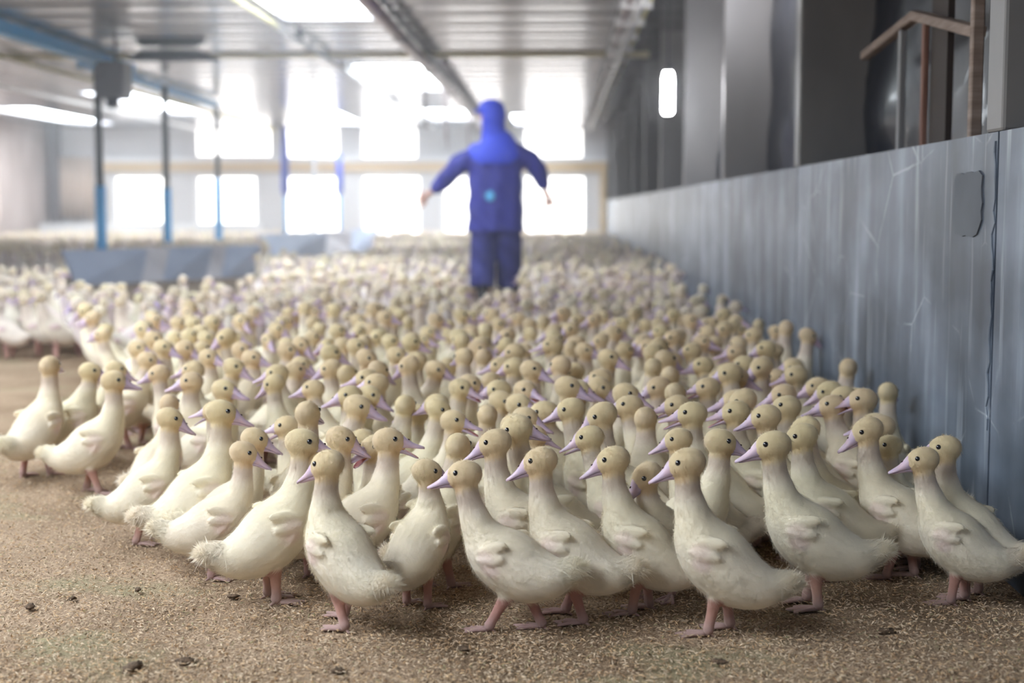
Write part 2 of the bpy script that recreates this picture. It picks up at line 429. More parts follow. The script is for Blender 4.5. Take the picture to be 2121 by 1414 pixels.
# ---- floor of rice husk litter
m = mat('rice_husk', rough=.95)
nt, b, N, L = nodes(m)
tc = N('ShaderNodeTexCoord')
def tex(kind, sc, **k):
    mp = N('ShaderNodeMapping'); mp.inputs['Scale'].default_value = sc; mp.inputs['Rotation'].default_value = (0, 0, k.get('rot', 0)); L(tc.outputs['Object'], mp.inputs[0])
    t = N(kind); t.inputs['Scale'].default_value = 1; L(mp.outputs[0], t.inputs['Vector'])
    if 'Detail' in t.inputs: t.inputs['Detail'].default_value = k.get('detail', 4)
    return t
fine = tex('ShaderNodeTexNoise', (150, 330, 200), detail=3, rot=.3); fine2 = tex('ShaderNodeTexNoise', (300, 140, 200), detail=2, rot=-.4)
patch = tex('ShaderNodeTexNoise', (2.2, 2.2, 1), detail=5); green = tex('ShaderNodeTexNoise', (3.1, 4.3, 1), detail=4, rot=1)
av = N('ShaderNodeMath'); av.operation = 'ADD'; L(fine.outputs['Fac'], av.inputs[0]); L(fine2.outputs['Fac'], av.inputs[1])
hv = N('ShaderNodeMath'); hv.operation = 'MULTIPLY'; hv.inputs[1].default_value = .5; L(av.outputs[0], hv.inputs[0])
r = N('ShaderNodeValToRGB'); L(hv.outputs[0], r.inputs[0])
e = r.color_ramp.elements; e[0].position = .36; e[0].color = (.135, .085, .05, 1); e[1].position = .64; e[1].color = (.55, .41, .28, 1)
n_ = e.new(.5); n_.color = (.36, .25, .165, 1)
mx = N('ShaderNodeMix'); mx.data_type = 'RGBA'; mx.blend_type = 'MULTIPLY'; mx.inputs['Factor'].default_value = 1
r2 = N('ShaderNodeValToRGB'); L(patch.outputs['Fac'], r2.inputs[0]); r2.color_ramp.elements[0].position = .35; r2.color_ramp.elements[0].color = (.62, .58, .52, 1); r2.color_ramp.elements[1].position = .6; r2.color_ramp.elements[1].color = (1, 1, 1, 1)
L(r.outputs[0], mx.inputs[6]); L(r2.outputs[0], mx.inputs[7])
mg = N('ShaderNodeMix'); mg.data_type = 'RGBA'; r3 = N('ShaderNodeValToRGB'); L(green.outputs['Fac'], r3.inputs[0]); r3.color_ramp.elements[0].position = .55; r3.color_ramp.elements[0].color = (0, 0, 0, 1); r3.color_ramp.elements[1].position = .68; r3.color_ramp.elements[1].color = (.6, .6, .6, 1)
L(r3.outputs[0], mg.inputs['Factor']); L(mx.outputs[2], mg.inputs[6]); mg.inputs[7].default_value = (.28, .26, .15, 1)
L(mg.outputs[2], b.inputs['Base Color'])
bp = N('ShaderNodeBump'); bp.inputs['Strength'].default_value = .9; bp.inputs['Distance'].default_value = .006; L(hv.outputs[0], bp.inputs['Height']); L(bp.outputs[0], b.inputs['Normal'])
M['husk'] = m
# gently uneven ground
nx, ny = 120, 200
xs = np.linspace(XL-.2, XW+.3, nx); ys = Y0 + (np.linspace(0, 1, ny)**1.6)*(YF+.2-Y0)
def ground_z(x, y):
    return .006*np.sin(x*5.1+1)*np.sin(y*4.3) + .004*np.sin(x*11+y*7)
V = [(x, y, float(ground_z(x, y)) - .006) for y in ys for x in xs]
F = [(j*nx+i, j*nx+i+1, (j+1)*nx+i+1, (j+1)*nx+i) for j in range(ny-1) for i in range(nx-1)]
struct(link('floor', new_mesh('floor', V, F, [m], None, True)))

# ---- loose husks lying on the litter near the camera
rg = np.random.RandomState(3)
n_h = 60000
Yh = 2.25 + 2.6*rg.rand(n_h)**1.5; Xh = -.46*Yh + rg.rand(n_h)*(.40*Yh+.46*Yh); okk = Xh < XW-.01; Xh, Yh = Xh[okk], Yh[okk]
n_h = len(Xh); an = rg.rand(n_h)*math.pi*2; tl = rg.randn(n_h)*.35
Lh = .0035+.0035*rg.rand(n_h); wh = .0011+.0007*rg.rand(n_h)
P = np.stack([Xh, Yh, ground_z(Xh, Yh)-.004+.006*rg.rand(n_h)], 1)
D_ = np.stack([np.cos(an)*np.cos(tl), np.sin(an)*np.cos(tl), np.abs(np.sin(tl))], 1); Sd = np.stack([-np.sin(an), np.cos(an), rg.randn(n_h)*.4], 1); Up = np.cross(D_, Sd)
VV = np.concatenate([P-D_*Lh[:, None], P+Sd*wh[:, None], P+D_*Lh[:, None], P-Sd*wh[:, None], P+Up*wh[:, None]*.9])
q = np.arange(n_h)
F = np.concatenate([np.stack([q, q+n_h*3, q+n_h*4], 1), np.stack([q+n_h*3, q+n_h*2, q+n_h*4], 1), np.stack([q+n_h*2, q+n_h, q+n_h*4], 1), np.stack([q+n_h, q, q+n_h*4], 1)])
hm = mat('loose_husk', rough=.8); nt, b, N, L = nodes(hm)
at = N('ShaderNodeAttribute'); at.attribute_name = 'tint'; L(at.outputs['Color'], b.inputs['Base Color'])
me = new_mesh('husk_flakes', VV, F.tolist(), [hm])
base = np.array([(.52, .385, .26), (.62, .49, .35), (.42, .26, .14), (.58, .40, .23), (.12, .07, .035), (.34, .30, .16)])[rg.choice(6, n_h, p=[.34, .24, .14, .2, .04, .04])]
base = base*(.8+.35*rg.rand(n_h))[:, None]; cc = np.ones((n_h*5, 4), 'f'); cc[:, :3] = np.tile(base, (5, 1))
ca = me.color_attributes.new('tint', 'FLOAT_COLOR', 'POINT'); ca.data.foreach_set('color', cc.ravel())
tag(link('rice_husks', me), 'loose tan rice husks scattered over the litter in front of the ducklings', 'rice husks', kind='stuff')
# dark clods
for i, (px, py, s_) in enumerate([(62,1258,.010),(275,1385,.016),(150,1240,.008),(285,1222,.008),(482,1236,.009),(385,1370,.011),(1490,1372,.009),(700,1392,.01),(960,1345,.008),(1835,1310,.011)]):
    p = at_z(px, py); rr = np.random.RandomState(i)
    v, f = ellipsoid((0, 0, 0), (s_*1.5, s_*.9, s_*.5), rotm(rr.rand()*180), 10, 7)
    v = [a*(1+.22*rr.randn()) for a in v]
    if i == 0: clod_m = noisy(mat('clod', rough=.95), (.06, .04, .025), (.17, .11, .07), (200, 200, 200), 3)
    o = link('dirt_clod', new_mesh('dirt_clod', v, f, [clod_m], None, True), None, (p.x, p.y, s_*.2))
    side = ['at the far left edge of the husk floor','near the bottom edge left of centre','on the open floor at left, upper of a near pair','right of a similar clod on the open floor at left','below the leftmost duckling tails','at the bottom left, right of the pale flakes','under the feet of the right-centre front ducklings','at the bottom edge below the centre-left duckling','in front of the long-stepping duckling','in front of the rightmost front ducklings'][i]
    tag(o, 'small dark dirt clod ' + side, 'dirt clod', 'dirt clods on the litter')

# ---- right wall: low concrete wall with streaks
cm = mat('stained_concrete', rough=.42); nt, b, N, L = nodes(cm)
tc = N('ShaderNodeTexCoord')
big = tex('ShaderNodeTexNoise', (1, 1.5, 2.6), detail=9); st = tex('ShaderNodeTexNoise', (1, 3.6, .75), detail=8); st2 = tex('ShaderNodeTexNoise', (1, 17, 1.6), detail=3)
scr = tex('ShaderNodeTexVoronoi', (1, 2.3, 3.1)); scr.feature = 'DISTANCE_TO_EDGE'
r = N('ShaderNodeValToRGB'); L(st.outputs['Fac'], r.inputs[0]); e = r.color_ramp.elements
e[0].position = .36; e[0].color = (.085, .108, .148, 1); e[1].position = .72; e[1].color = (.36, .42, .53, 1); n_ = e.new(.52); n_.color = (.150, .184, .245, 1)
r2 = N('ShaderNodeValToRGB'); L(big.outputs['Fac'], r2.inputs[0]); r2.color_ramp.elements[0].position = .40; r2.color_ramp.elements[0].color = (.50, .52, .54, 1); r2.color_ramp.elements[1].position = .62; r2.color_ramp.elements[1].color = (1.22, 1.20, 1.16, 1)
mx = N('ShaderNodeMix'); mx.data_type = 'RGBA'; mx.blend_type = 'MULTIPLY'; mx.inputs['Factor'].default_value = 1; L(r.outputs[0], mx.inputs[6]); L(r2.outputs[0], mx.inputs[7])
r3 = N('ShaderNodeValToRGB'); L(st2.outputs['Fac'], r3.inputs[0]); r3.color_ramp.elements[0].position = .58; r3.color_ramp.elements[0].color = (0, 0, 0, 1); r3.color_ramp.elements[1].position = .78; r3.color_ramp.elements[1].color = (.75, .75, .75, 1)
mw = N('ShaderNodeMix'); mw.data_type = 'RGBA'; L(r3.outputs[0], mw.inputs['Factor']); L(mx.outputs[2], mw.inputs[6]); mw.inputs[7].default_value = (.50, .55, .62, 1)
# pale scratches
r4 = N('ShaderNodeValToRGB'); L(scr.outputs['Distance'], r4.inputs[0]); r4.color_ramp.elements[0].position = .0; r4.color_ramp.elements[0].color = (.8, .8, .8, 1); r4.color_ramp.elements[1].position = .012; r4.color_ramp.elements[1].color = (0, 0, 0, 1)
sm = N('ShaderNodeMath'); sm.operation = 'MULTIPLY'; L(r4.outputs[0], sm.inputs[0]); g5 = N('ShaderNodeValToRGB'); L(big.outputs['Fac'], g5.inputs[0]); g5.color_ramp.elements[0].position = .5; g5.color_ramp.elements[1].position = .58; L(g5.outputs[0], sm.inputs[1])
ms = N('ShaderNodeMix'); ms.data_type = 'RGBA'; L(sm.outputs[0], ms.inputs['Factor']); L(mw.outputs[2], ms.inputs[6]); ms.inputs[7].default_value = (.52, .56, .62, 1)
L(ms.outputs[2], b.inputs['Base Color'])
bp = N('ShaderNodeBump'); bp.inputs['Strength'].default_value = .25; bp.inputs['Distance'].default_value = .004; L(st.outputs['Fac'], bp.inputs['Height']); L(bp.outputs[0], b.inputs['Normal'])
M['conc'] = cm
wall = MB()
# segments between vertical joints
js = [Y0] + [3.21+2.68*i for i in range(11)] + [YF]
for a, c in zip(js[:-1], js[1:]):
    wall.box((XW, a+.006, -.05), (XW+.34, c-.006, ZL))
    wall.box((XW+.012, a-.006, -.05), (XW+.34, a+.006, ZL-.001))
wr = struct(wall.build('wall_right', cm))
M['joint'] = mat('joint_dark', (.05, .045, .04), .9)
# rough mortar seam beside the nearest joint
sb = MB(); rg = np.random.RandomState(5)
pts = [(XW-.001, 3.225+.006*rg.randn(), z) for z in np.linspace(.30, ZL-.02, 26)]
sb.tube(pts, [.0015+.0025*rg.rand() for _ in pts], 6)
struct(sb.build('trim_1', M['conc']))
# trowelled mortar patch below the first column
pa, pc = at_x(1972, 485, XW-.003), at_x(2034, 352, XW-.003); rr = np.random.RandomState(9); n = 28; V = []
for k in range(n):
    a_ = 2*math.pi*k/n; cx, cz = math.cos(a_), math.sin(a_); q = .5/max(abs(cx), abs(cz))**.85*(1+.05*rr.randn())
    V.append((XW-.004, (pa.y+pc.y)/2+cx*q*(pa.y-pc.y), (pa.z+pc.z)/2+cz*q*(pc.z-pa.z)))
V += [(XW+.002, v[1], v[2]) for v in V]
pm = MB(); pm.add(V, [tuple(range(n)), tuple(range(n, 2*n))[::-1]] + [(k, k+n, (k+1)%n+n, (k+1)%n) for k in range(n)])
struct(pm.build('trim_30', noisy(mat('mortar_patch', rough=.7), (.085, .095, .115), (.13, .145, .17), (3, 3, 3), 5)))
# thin worn timber edge on top of the low wall in the first bay
fin_m = noisy(mat('render_grey', rough=.5), (.20, .20, .215), (.29, .285, .295), (2, 3, 1.2), 5, .3, .7, .2, .004)
fin_d = noisy(mat('fin_face', rough=.48), (.165, .160, .165), (.25, .24, .24), (2, 2, 1), 6, .3, .7, .15, .003)
wood = noisy(mat('old_wood', rough=.7), (.19, .135, .11), (.36, .28, .24), (6, 6, 60), 5, .3, .7, .3, .002)
woodr = noisy(mat('red_wood', rough=.7), (.17, .08, .06), (.30, .16, .12), (30, 30, 4), 5, .3, .7, .3, .002)
fins = [0.49] + [3.19+2.68*i for i in range(11)]
k = 1
for i, y in enumerate(fins):
    mb = MB(); mb.box((XW, y, ZL), (XR2+.22, y+.12, ZC))
    o = mb.build('column', fin_d, loc=(0, 0, 0)); bv = o.modifiers.new('b', 'BEVEL'); bv.width = .008; bv.segments = 2
    o.name = 'trim_%d' % (k+1); struct(o); k += 1
# upper wall behind the recess: opaque panel
up = MB(); up.box((XR2+.16, Y0, ZL-.05), (XR2+.24, YF, ZC)); 
o = struct(up.build('wall_right_upper', mat('board_dark', (.06, .055, .05), .6))); o.name = 'wall_right_upper'
# crumpled dark plastic sheet in each bay, with its timber frame
pl = mat('black_plastic', (.012, .015, .026), .33, coat=.12); nt, b, N, L = nodes(pl)
b.inputs['Specular IOR Level'].default_value = .4
def sheet(y0, y1, seed, brown=False):
    rr = np.random.RandomState(seed); nu, nv = 60, 70
    u = np.linspace(0, 1, nu); v = np.linspace(0, 1, nv); Uu, Vv = np.meshgrid(u, v)
    Yy = y0+(y1-y0)*Uu; Zz = ZL+.0+(ZC-.02-ZL)*Vv; X = np.full_like(Uu, XR2+.03)
    for _ in range(22):
        a = rr.randn()*.5+ (0 if rr.rand() < .7 else 1.2); f = 3+14*rr.rand(); ph = rr.rand()*6.3; am = .016*rr.rand()*(6/(f+3))
        t = Uu*math.cos(a)+Vv*1.3*math.sin(a)*.6
        X += am*np.abs(np.sin(f*t+ph+1.4*np.sin(3*Vv+ph)))**.7
    X -= .04*np.exp(-((Vv-.12)/.14)**2)*np.exp(-((Uu-.9)/.14)**2)
    Vx = np.stack([X, Yy, Zz], -1).reshape(-1, 3)
    Fx = [(j*nu+i, (j+1)*nu+i, (j+1)*nu+i+1, j*nu+i+1) for j in range(nv-1) for i in range(nu-1)]
    me = new_mesh('plastic_sheet', Vx, Fx, [pl], None, True); o = link('plastic_sheet', me)
    so = o.modifiers.new('s', 'SOLIDIFY'); so.thickness = .004; so.offset = 1
    return o
bay_l = ['in the nearest bay of the right wall, behind the peaked frame', 'in the second bay, with a bright glint near its foot', 'in the third bay from the camera, narrow between grey columns', 'in the fourth bay beside the hanging lamp', 'in the fifth bay past the hanging lamp', 'in the sixth bay toward the far wall', 'in the seventh bay toward the far wall', 'in the last but three bay', 'in the last but two bay','in the last but one bay', 'in the last bay by the far corner']
for i in range(1, 11):
    o = sheet(fins[i]+.12, fins[i+1], 10+i)
    tag(o, 'dark wrinkled plastic sheet ' + bay_l[i-1], 'plastic sheet', 'plastic sheets over the right wall openings')
# peaked frame in the first bay
fr = bpy.data.objects.new('timber_frame', None); COL.objects.link(fr); fr.location = (1.12, 4.2, ZL)
tag(fr, 'peaked grey brown timber frame standing before the nearest dark plastic sheet', 'timber frame')
Lw = lambda p: p - Vector(fr.location)
def fbar(n, p, q, w, mt):
    b_ = MB(); b_.bar(Lw(p), Lw(q), w, .03); o = b_.build(n, mt, fr); bv = o.modifiers.new('b', 'BEVEL'); bv.width = .003; return o
XP = 1.12
a_ = at_x(1792, 116, XP); p_ = at_x(1897, 32, XP); c_ = at_x(2028, 66, XP)
fbar('rafter', a_, p_, .035, wood); fbar('rafter', p_, c_, .04, wood)
t1 = at_x(1870, 62, XP); b1 = at_x(1870, 305, XP); fbar('upright', t1, Vector((XP, t1.y, ZL)), .022, fin_m)
t2 = at_x(1918, 45, XP); fbar('upright', t2, Vector((XP, t2.y, ZL)), .018, woodr)
pb = MB(); pb.box(tuple(Lw(Vector((XP+.01, at_x(1955,100,XP).y, ZL)))), tuple(Lw(Vector((XP+.03, at_x(1922,100,XP).y, ZC-.05))))); pb.build('board', mat('brown_board', (.045, .033, .03), .7), fr)
t3 = at_x(2024, 75, XP-.06); fbar('post', Vector((XP-.06, t3.y, ZC-.05)), Vector((XP-.06, t3.y, ZL)), .03, wood)
# door-jamb like brown battens on the window edge of each column
for i in range(2, 8):
    y = fins[i]+.125; b_ = MB(); b_.box((XW+.01, y, ZL), (XW+.05, y+.045, ZC-.01))
    tag(b_.build('wooden_batten', woodr), 'reddish brown wooden batten behind the %s grey column from the camera' % ['', '', 'second', 'third', 'fourth', 'fifth', 'sixth', 'seventh'][i], 'batten', 'battens along the right wall columns')

# ---- ceiling: corrugated reflective sheets
cl = mat('ceiling_sheet', (.36, .35, .37), .16, .9)
nt, b, N, L = nodes(cl); tc = N('ShaderNodeTexCoord'); n1 = tex('ShaderNodeTexNoise', (.5, .9, 1), detail=3)
mr = N('ShaderNodeMapRange'); mr.inputs['To Min'].default_value = .10; mr.inputs['To Max'].default_value = .28; L(n1.outputs['Fac'], mr.inputs[0]); L(mr.outputs[0], b.inputs['Roughness'])
SK = []   # skylight openings: x0,x1,y0,y1
for xr in (-2.05, -6.6):
    for (ya, yb) in ((-1.0, 2.2), (8.6, 12.9), (17.0, 20.6), (24.6, 27.4)) if xr > -3 else ((-1.0, 2.2), (5.0, 8.0), (20.8, 25.5)):
        SK.append((xr-.42, xr+.42, ya, yb))
SK += [(-3.9, -2.9, 1.4, 6.4), (-9.7, -8.9, 24.0, 28.5), (-4.7, -3.9, 25.2, 28.8), (-.9, -.1, 26.0, 29.0)]  # includes panels added near the far end to brighten the far wall
def in_sky(x, y): return any(a <= x <= b_ and c <= y <= d for a, b_, c, d in SK)
yy = [Y0]; step = .7/10
prof = []
y = Y0
while y < YF:
    prof.append(y); y += .0875
prof.append(YF)
xe = sorted(set([XL, XW+.3] + [v for s_ in SK for v in s_[:2]]))
xe2 = [xe[0]]
for v in xe[1:]:
    while v - xe2[-1] > 1.2: xe2.append(xe2[-1]+1.0)
    xe2.append(v)
def zc(y):
    t = (y / .70) % 1.0
    return ZC + (.022 if t < .13 else 0) + .006*math.sin(2*math.pi*y/.35)
Vc = [(x, y, zc(y)) for y in prof for x in xe2]; nxx = len(xe2); Fc = []
for j in range(len(prof)-1):
    for i in range(nxx-1):
        xm = (xe2[i]+xe2[i+1])/2; ym = (prof[j]+prof[j+1])/2
        if not in_sky(xm, ym): Fc.append((j*nxx+i, (j+1)*nxx+i, (j+1)*nxx+i+1, j*nxx+i+1))
struct(link('ceiling', new_mesh('ceiling', Vc, Fc, [cl], None, True)))
skm = mat('skylight_panel', (.9, .95, 1), .4, emit=(.86, .94, 1.0), es=SKYLIGHT_E)
for i, (a, b_, c, d) in enumerate(SK):
    mb = MB(); mb.box((a-.02, c-.02, ZC+.05), (b_+.02, d+.02, ZC+.06)); o = mb.build('window_%d' % (i+1), skm); struct(o)
    fm = MB(); 
    for (p, q) in (((a-.03, c-.03), (a, d+.03)), ((b_, c-.03), (b_+.03, d+.03)), ((a-.03, c-.03), (b_+.03, c)), ((a-.03, d), (b_+.03, d+.03))):
        fm.box((p[0], p[1], ZC-.01), (q[0], q[1], ZC+.05))
    fo = fm.build('window_frame', cl, o)

# ---- far wall with its openings
fw = mat('far_wall_paint', (.62, .61, .63), .6); tan = noisy(mat('tan_timber', rough=.55), (.56, .40, .22), (.68, .52, .32), (1, 4, 8), 3)
white = mat('white_paint', (.78, .78, .80), .45); pale = mat('pale_pillar', (.50, .50, .54), .6)
wins = []
for (xa, xb) in ((238,341),(408,533),(592,706),(750,872),(918,1040),(1085,1212)):
    wins.append((at_y(xa, 425, YF).x, at_y(xb, 425, YF).x))
zb, zt = at_y(1100, 487, YF).z, at_y(1100, 364, YF).z
mb = MB(); xs_ = XL-.3; edges = []
mb.box((XL-.3, YF, -.1), (XW+.6, YF+.2, zb)); mb.box((XL-.3, YF, zt), (XW+.6, YF+.2, ZC+.1))
prev = XL-.3
for a, b_ in wins + [(XW+.6, XW+.6)]:
    mb.box((prev, YF, zb), (a, YF+.2, zt)); prev = b_
struct(mb.build('wall_far', fw))
wm = mat('window_daylight', (1, 1, 1), .5, emit=(1.0, .98, .95), es=WINDOW_E)
for i, (a, b_) in enumerate(wins):
    g = MB(); g.box((a, YF+.12, zb), (b_, YF+.14, zt)); o = struct(g.build('window_%d' % (len(SK)+1+i), wm))
    f_ = MB(); f_.box((a-.04, YF-.03, zb-.05), (a+.03, YF+.12, zt+.05)); f_.box((b_-.03, YF-.03, zb-.05), (b_+.04, YF+.12, zt+.05)); f_.box((a, YF-.03, zb-.05), (b_, YF+.12, zb+.02)); f_.box((a, YF-.03, zt-.03), (b_, YF+.12, zt+.05))
    fo = f_.build('window_frame', white, o)
bm_ = MB(); z1, z2 = at_y(700, 355, YF).z, at_y(700, 336, YF).z
bm_.box((at_y(205, 400, YF).x, YF-.12, z1), (XW+.02, YF-.03, z2)); struct(bm_.build('trim_20', tan))
lg = MB(); lg.box((at_y(205, 400, YF).x, YF-.22, z2), (XW+.02, YF-.03, z2+.10)); struct(lg.build('trim_21', white))
cp = MB(); cp.box((XW-.13, YF-.16, -.05), (XW-.01, YF-.03, z2+.02)); struct(cp.build('trim_22', tan))
# glowing panes added for the bright streaks high on the far wall
for i, (xa, xb, ya, yb) in enumerate(((410, 560, 322, 262), (592, 700, 326, 262), (752, 862, 326, 268), (1088, 1205, 326, 268))):
    a, c = at_y(xa, ya, YF), at_y(xb, yb, YF); g = MB(); g.box((a.x, YF-.02, a.z), (c.x, YF-.01, min(c.z, ZC-.03)))
    struct(g.build('window_%d' % (len(SK)+7+i), wm))
# pillars between the windows
rail = MB(); p = at_y(0, 478, YF-.6); rail.box((XL, YF-.7, at_y(100, 483, YF-.6).z), (at_y(540, 470, YF-.6).x, YF-.6, at_y(100, 462, YF-.6).z)); struct(rail.build('trim_23', white))

# ---- left wall with its openings
mb = MB(); lw_m = noisy(mat('left_wall', rough=.6), (.40, .33, .31), (.52, .44, .42), (1, 2, 1), 3)
ops = [(11.2, 12.6), (14.2, 15.6), (17.2, 18.6), (20.2, 21.6), (23.2, 24.6), (25.8, 27.2)]
mb.box((XL-.2, Y0, -.1), (XL, YF, .55)); mb.box((XL-.2, Y0, 1.75), (XL, YF, ZC+.1)); prev = Y0
for a, b_ in ops + [(YF, YF)]: mb.box((XL-.2, prev, .55), (XL, a, 1.75)); prev = b_
struct(mb.build('wall_left', lw_m))
for i, (a, b_) in enumerate(ops):
    g = MB(); g.box((XL-.14, a, .55), (XL-.12, b_, 1.75)); struct(g.build('window_%d' % (len(SK)+11+i), wm))
# tan curtain panel and dark pillar on the far wall at left
cu = MB(); nn = 40
a, c = at_y(118, 452, YF-.15), at_y(192, 325, YF-.15); V = []
for i in range(nn+1):
    x = a.x+(c.x-a.x)*i/nn; y = YF-.15+.03*math.sin(i*1.1)
    V += [(x, y, a.z), (x, y, c.z)]
cur = link('curtain', new_mesh('curtain', V, [(2*i, 2*i+2, 2*i+3, 2*i+1) for i in range(nn)], [mat('tan_cloth', (.62, .50, .42), .8)], None, True)); cur.modifiers.new('s', 'SOLIDIFY').thickness = .01
tag(cur, 'pale tan hanging curtain on the far wall left of all the bright windows', 'curtain')
dp = MB(); a = at_y(106, 470, YF-.2); c = at_y(119, 230, YF-.2); dp.box((a.x, YF-.3, -.02), (c.x, YF-.05, ZC)); struct(dp.build('trim_24', mat('dark_pillar', (.12, .10, .11), .6)))

# ================================================================ things under the ceiling
metal = noisy(mat('dull_pipe', rough=.35, metal=.6), (.26, .20, .20), (.42, .34, .34), (8, 3, 8), 4)
black = mat('black_rubber', (.02, .022, .03), .5)
# feed line hanging under the ceiling (brown pipe, dark hose above it)
root = bpy.data.objects.new('feed_line', None); COL.objects.link(root); root.location = (-1.40, 14, 2.36)
tag(root, 'long dull brown pipe under the ceiling running toward the hooded worker', 'pipe')
xr = lambda px, py, z: (lambda d: Vector((d.x*(z-CH)/d.z, d.y*(z-CH)/d.z, z)))(ray(px, py))
q = xr(790, 30, 2.36); X1 = q.x
root.location = (X1, 14, 2.36)
b_ = MB(); b_.tube([(0, -12, 0), (0, 14.9, 0)], .045, 14); b_.build('pipe', metal, root, True)
b_ = MB(); b_.tube([(.085, -12, .03), (.085, 14.9, .03)], .022, 10); b_.build('hose', black, root, True)
b_ = MB(); b_.box((-.09, -12, -.012), (-.05, 14.9, .03)); b_.build('rail', metal, root)
for i in range(9):
    b_ = MB(); b_.bar((.0, -10+i*3, .04), (.0, -10+i*3, .15), .02, .02); b_.tube([(-.07, -10+i*3, 0), (-.03, -10+i*3, -.055), (.03, -10+i*3, -.055), (.12, -10+i*3, 0)], .008, 6); b_.build('bracket', black, root)
# hangers dropping from the line
for (px, y) in ((895, 17), (948, 20), (925, 23), (985, 25)):
    x = min(at_y(px, 200, y).x, X1 - .16) if abs(at_y(px, 200, y).x - X1) < .2 else at_y(px, 200, y).x
    b_ = MB(); b_.tube([(x, y, ZC), (x+.01, y, 1.95), (x+.02, y, 1.75)], .018, 8)
    o = b_.build('hanging_tube', metal); tag(o, 'thin dull tube hanging from the ceiling ' + {895: 'nearest behind the brown pipe', 948: 'left of the worker hood', 925: 'further off between the other hanging tubes', 985: 'just above the worker hood'}[px], 'tube', 'tubes hanging from the ceiling')
# white cable tray with cables on the right part of the ceiling
q = xr(1312, 10, 2.44); X2 = q.x
shiny = noisy(mat('white_tray', rough=.3, metal=.1), (.70, .70, .72), (.86, .86, .84), (20, 6, 20), 3)
yell = mat('yellow_cable', (.72, .66, .34), .5)
root = bpy.data.objects.new('cable_tray', None); COL.objects.link(root); root.location = (X2, 15, 2.42)
tag(root, 'bright white cable tray along the ceiling beside the right wall', 'cable tray')
b_ = MB(); b_.box((-.10, -12, 0), (.10, 13.8, .01)); b_.box((-.10, -12, 0), (-.09, 13.8, .05)); b_.box((.09, -12, 0), (.10, 13.8, .05)); b_.build('tray', shiny, root)
b_ = MB(); b_.tube([(.12, -12, .01), (.12, 13.8, .01)], .016, 8); b_.build('cable', yell, root, True)
b_ = MB(); b_.tube([(.03, -12, -.03), (.03, 13.8, -.03)], .026, 10); b_.build('conduit', shiny, root, True)
b_ = MB(); b_.tube([(-.05, -12, -.02), (-.05, 13.8, -.02)], .02, 10); b_.build('conduit', metal, root, True)
for i in range(24):
    b_ = MB(); b_.box((-.12, -11+i*1.05, -.06), (.13, -10.95+i*1.05, 0)); b_.build('clamp', shiny, root)
# pale pipe left of the feed line
q = xr(630, 90, 2.44)
root = bpy.data.objects.new('water_pipe', None); COL.objects.link(root); root.location = (q.x, 15, 2.44)
tag(root, 'thin pale pipe under the ceiling between the skylights and the blue posts', 'pipe')
b_ = MB(); b_.tube([(0, -12, 0), (0, -2, 0)], .022, 10); b_.build('pipe', yell, root, True)
b_ = MB(); b_.tube([(0, -2, 0), (0, 13.9, 0)], .03, 10); b_.build('sleeve', shiny, root, True)
for i in range(6):
    b_ = MB(); b_.box((-.03, -9+i*4, -.03), (.03, -8.93+i*4, .06)); b_.build('clip', black, root)
# second thin pipe further left, and yellow pipe left
for (px, py, lab, mt) in ((60, 190, 'thin grey pipe under the ceiling at far left below the blue beam', shiny), (60, 130, 'yellowish pipe under the ceiling at far left just below the blue beam', yell)):
    q = xr(px, py, 2.40 if mt is shiny else 2.44); b_ = MB(); b_.tube([(q.x, 8, q.z), (q.x, YF-.1, q.z)], .028, 10); tag(b_.build('overhead_pipe', mt, smooth=True), lab, 'pipe')
# yellow cross purlin
b_ = MB(); y = xr(860, 118, 2.46).y; b_.box((XL+.02, y, 2.455), (XW, y+.09, 2.515)); struct(b_.build('trim_25', noisy(mat('pale_yellow', rough=.5), (.86, .78, .50), (.94, .87, .62), (3, 3, 3), 3)))

# blue beam and posts
blue = mat('sky_blue_paint', (.10, .47, .95), .4); pg = mat('post_grey', (.075, .085, .10), .5); dblue = mat('deep_blue_cloth', (.03, .06, .42), .7)
XB = -5.1
beam = MB(); q1 = xr(120, 98, 2.40); 
beam.box((q1.x-.07, 9.0, 2.35), (q1.x+.07, 16.6, 2.47)); o = beam.build('ceiling_beam', blue); tag(o, 'bright blue beam under the ceiling at upper left, ending above the nearest blue post', 'beam')
beam = MB(); q2 = at_y(335, 172, 18.6); q3 = at_y(442, 214, 21.8)
beam.bar((q2.x-.25, 16.2, q2.z+.02), (q3.x, 21.9, q3.z), .11, .09); o = beam.build('ceiling_beam', blue); tag(o, 'lighter blue beam under the ceiling joining the tops of the second and third posts', 'beam')
posts = []
for (px, topy, y, lab, sp) in ((205, 128, 15.75, 'nearest grey post with a bright blue foot, rising behind the grey board', 385), (343, 178, 18.6, 'second blue-footed post, right of the nearest one', 390), (450, 222, 21.8, 'third blue-footed post, thinner, before a bright window', 370)):
    x = at_y(px, 300, y).x; r0 = bpy.data.objects.new('support_post', None); COL.objects.link(r0); r0.location = (x, y, 0)
    tag(r0, lab, 'post', 'posts along the grey boards'); zt_ = at_y(px, topy, y).z; zs = at_y(px, sp, y).z
    b_ = MB(); b_.tube([(0, 0, zs-.02), (0, 0, zt_)], .042, 14); b_.build('upper_pole', pg, r0, True)
    b_ = MB(); b_.tube([(0, 0, -.01), (0, 0, zs)], .060, 14); b_.build('blue_sleeve', blue, r0, True)
    b_ = MB(); b_.box((-.11, -.11, -.005), (.11, .11, .015)); b_.build('base_plate', pg, r0)
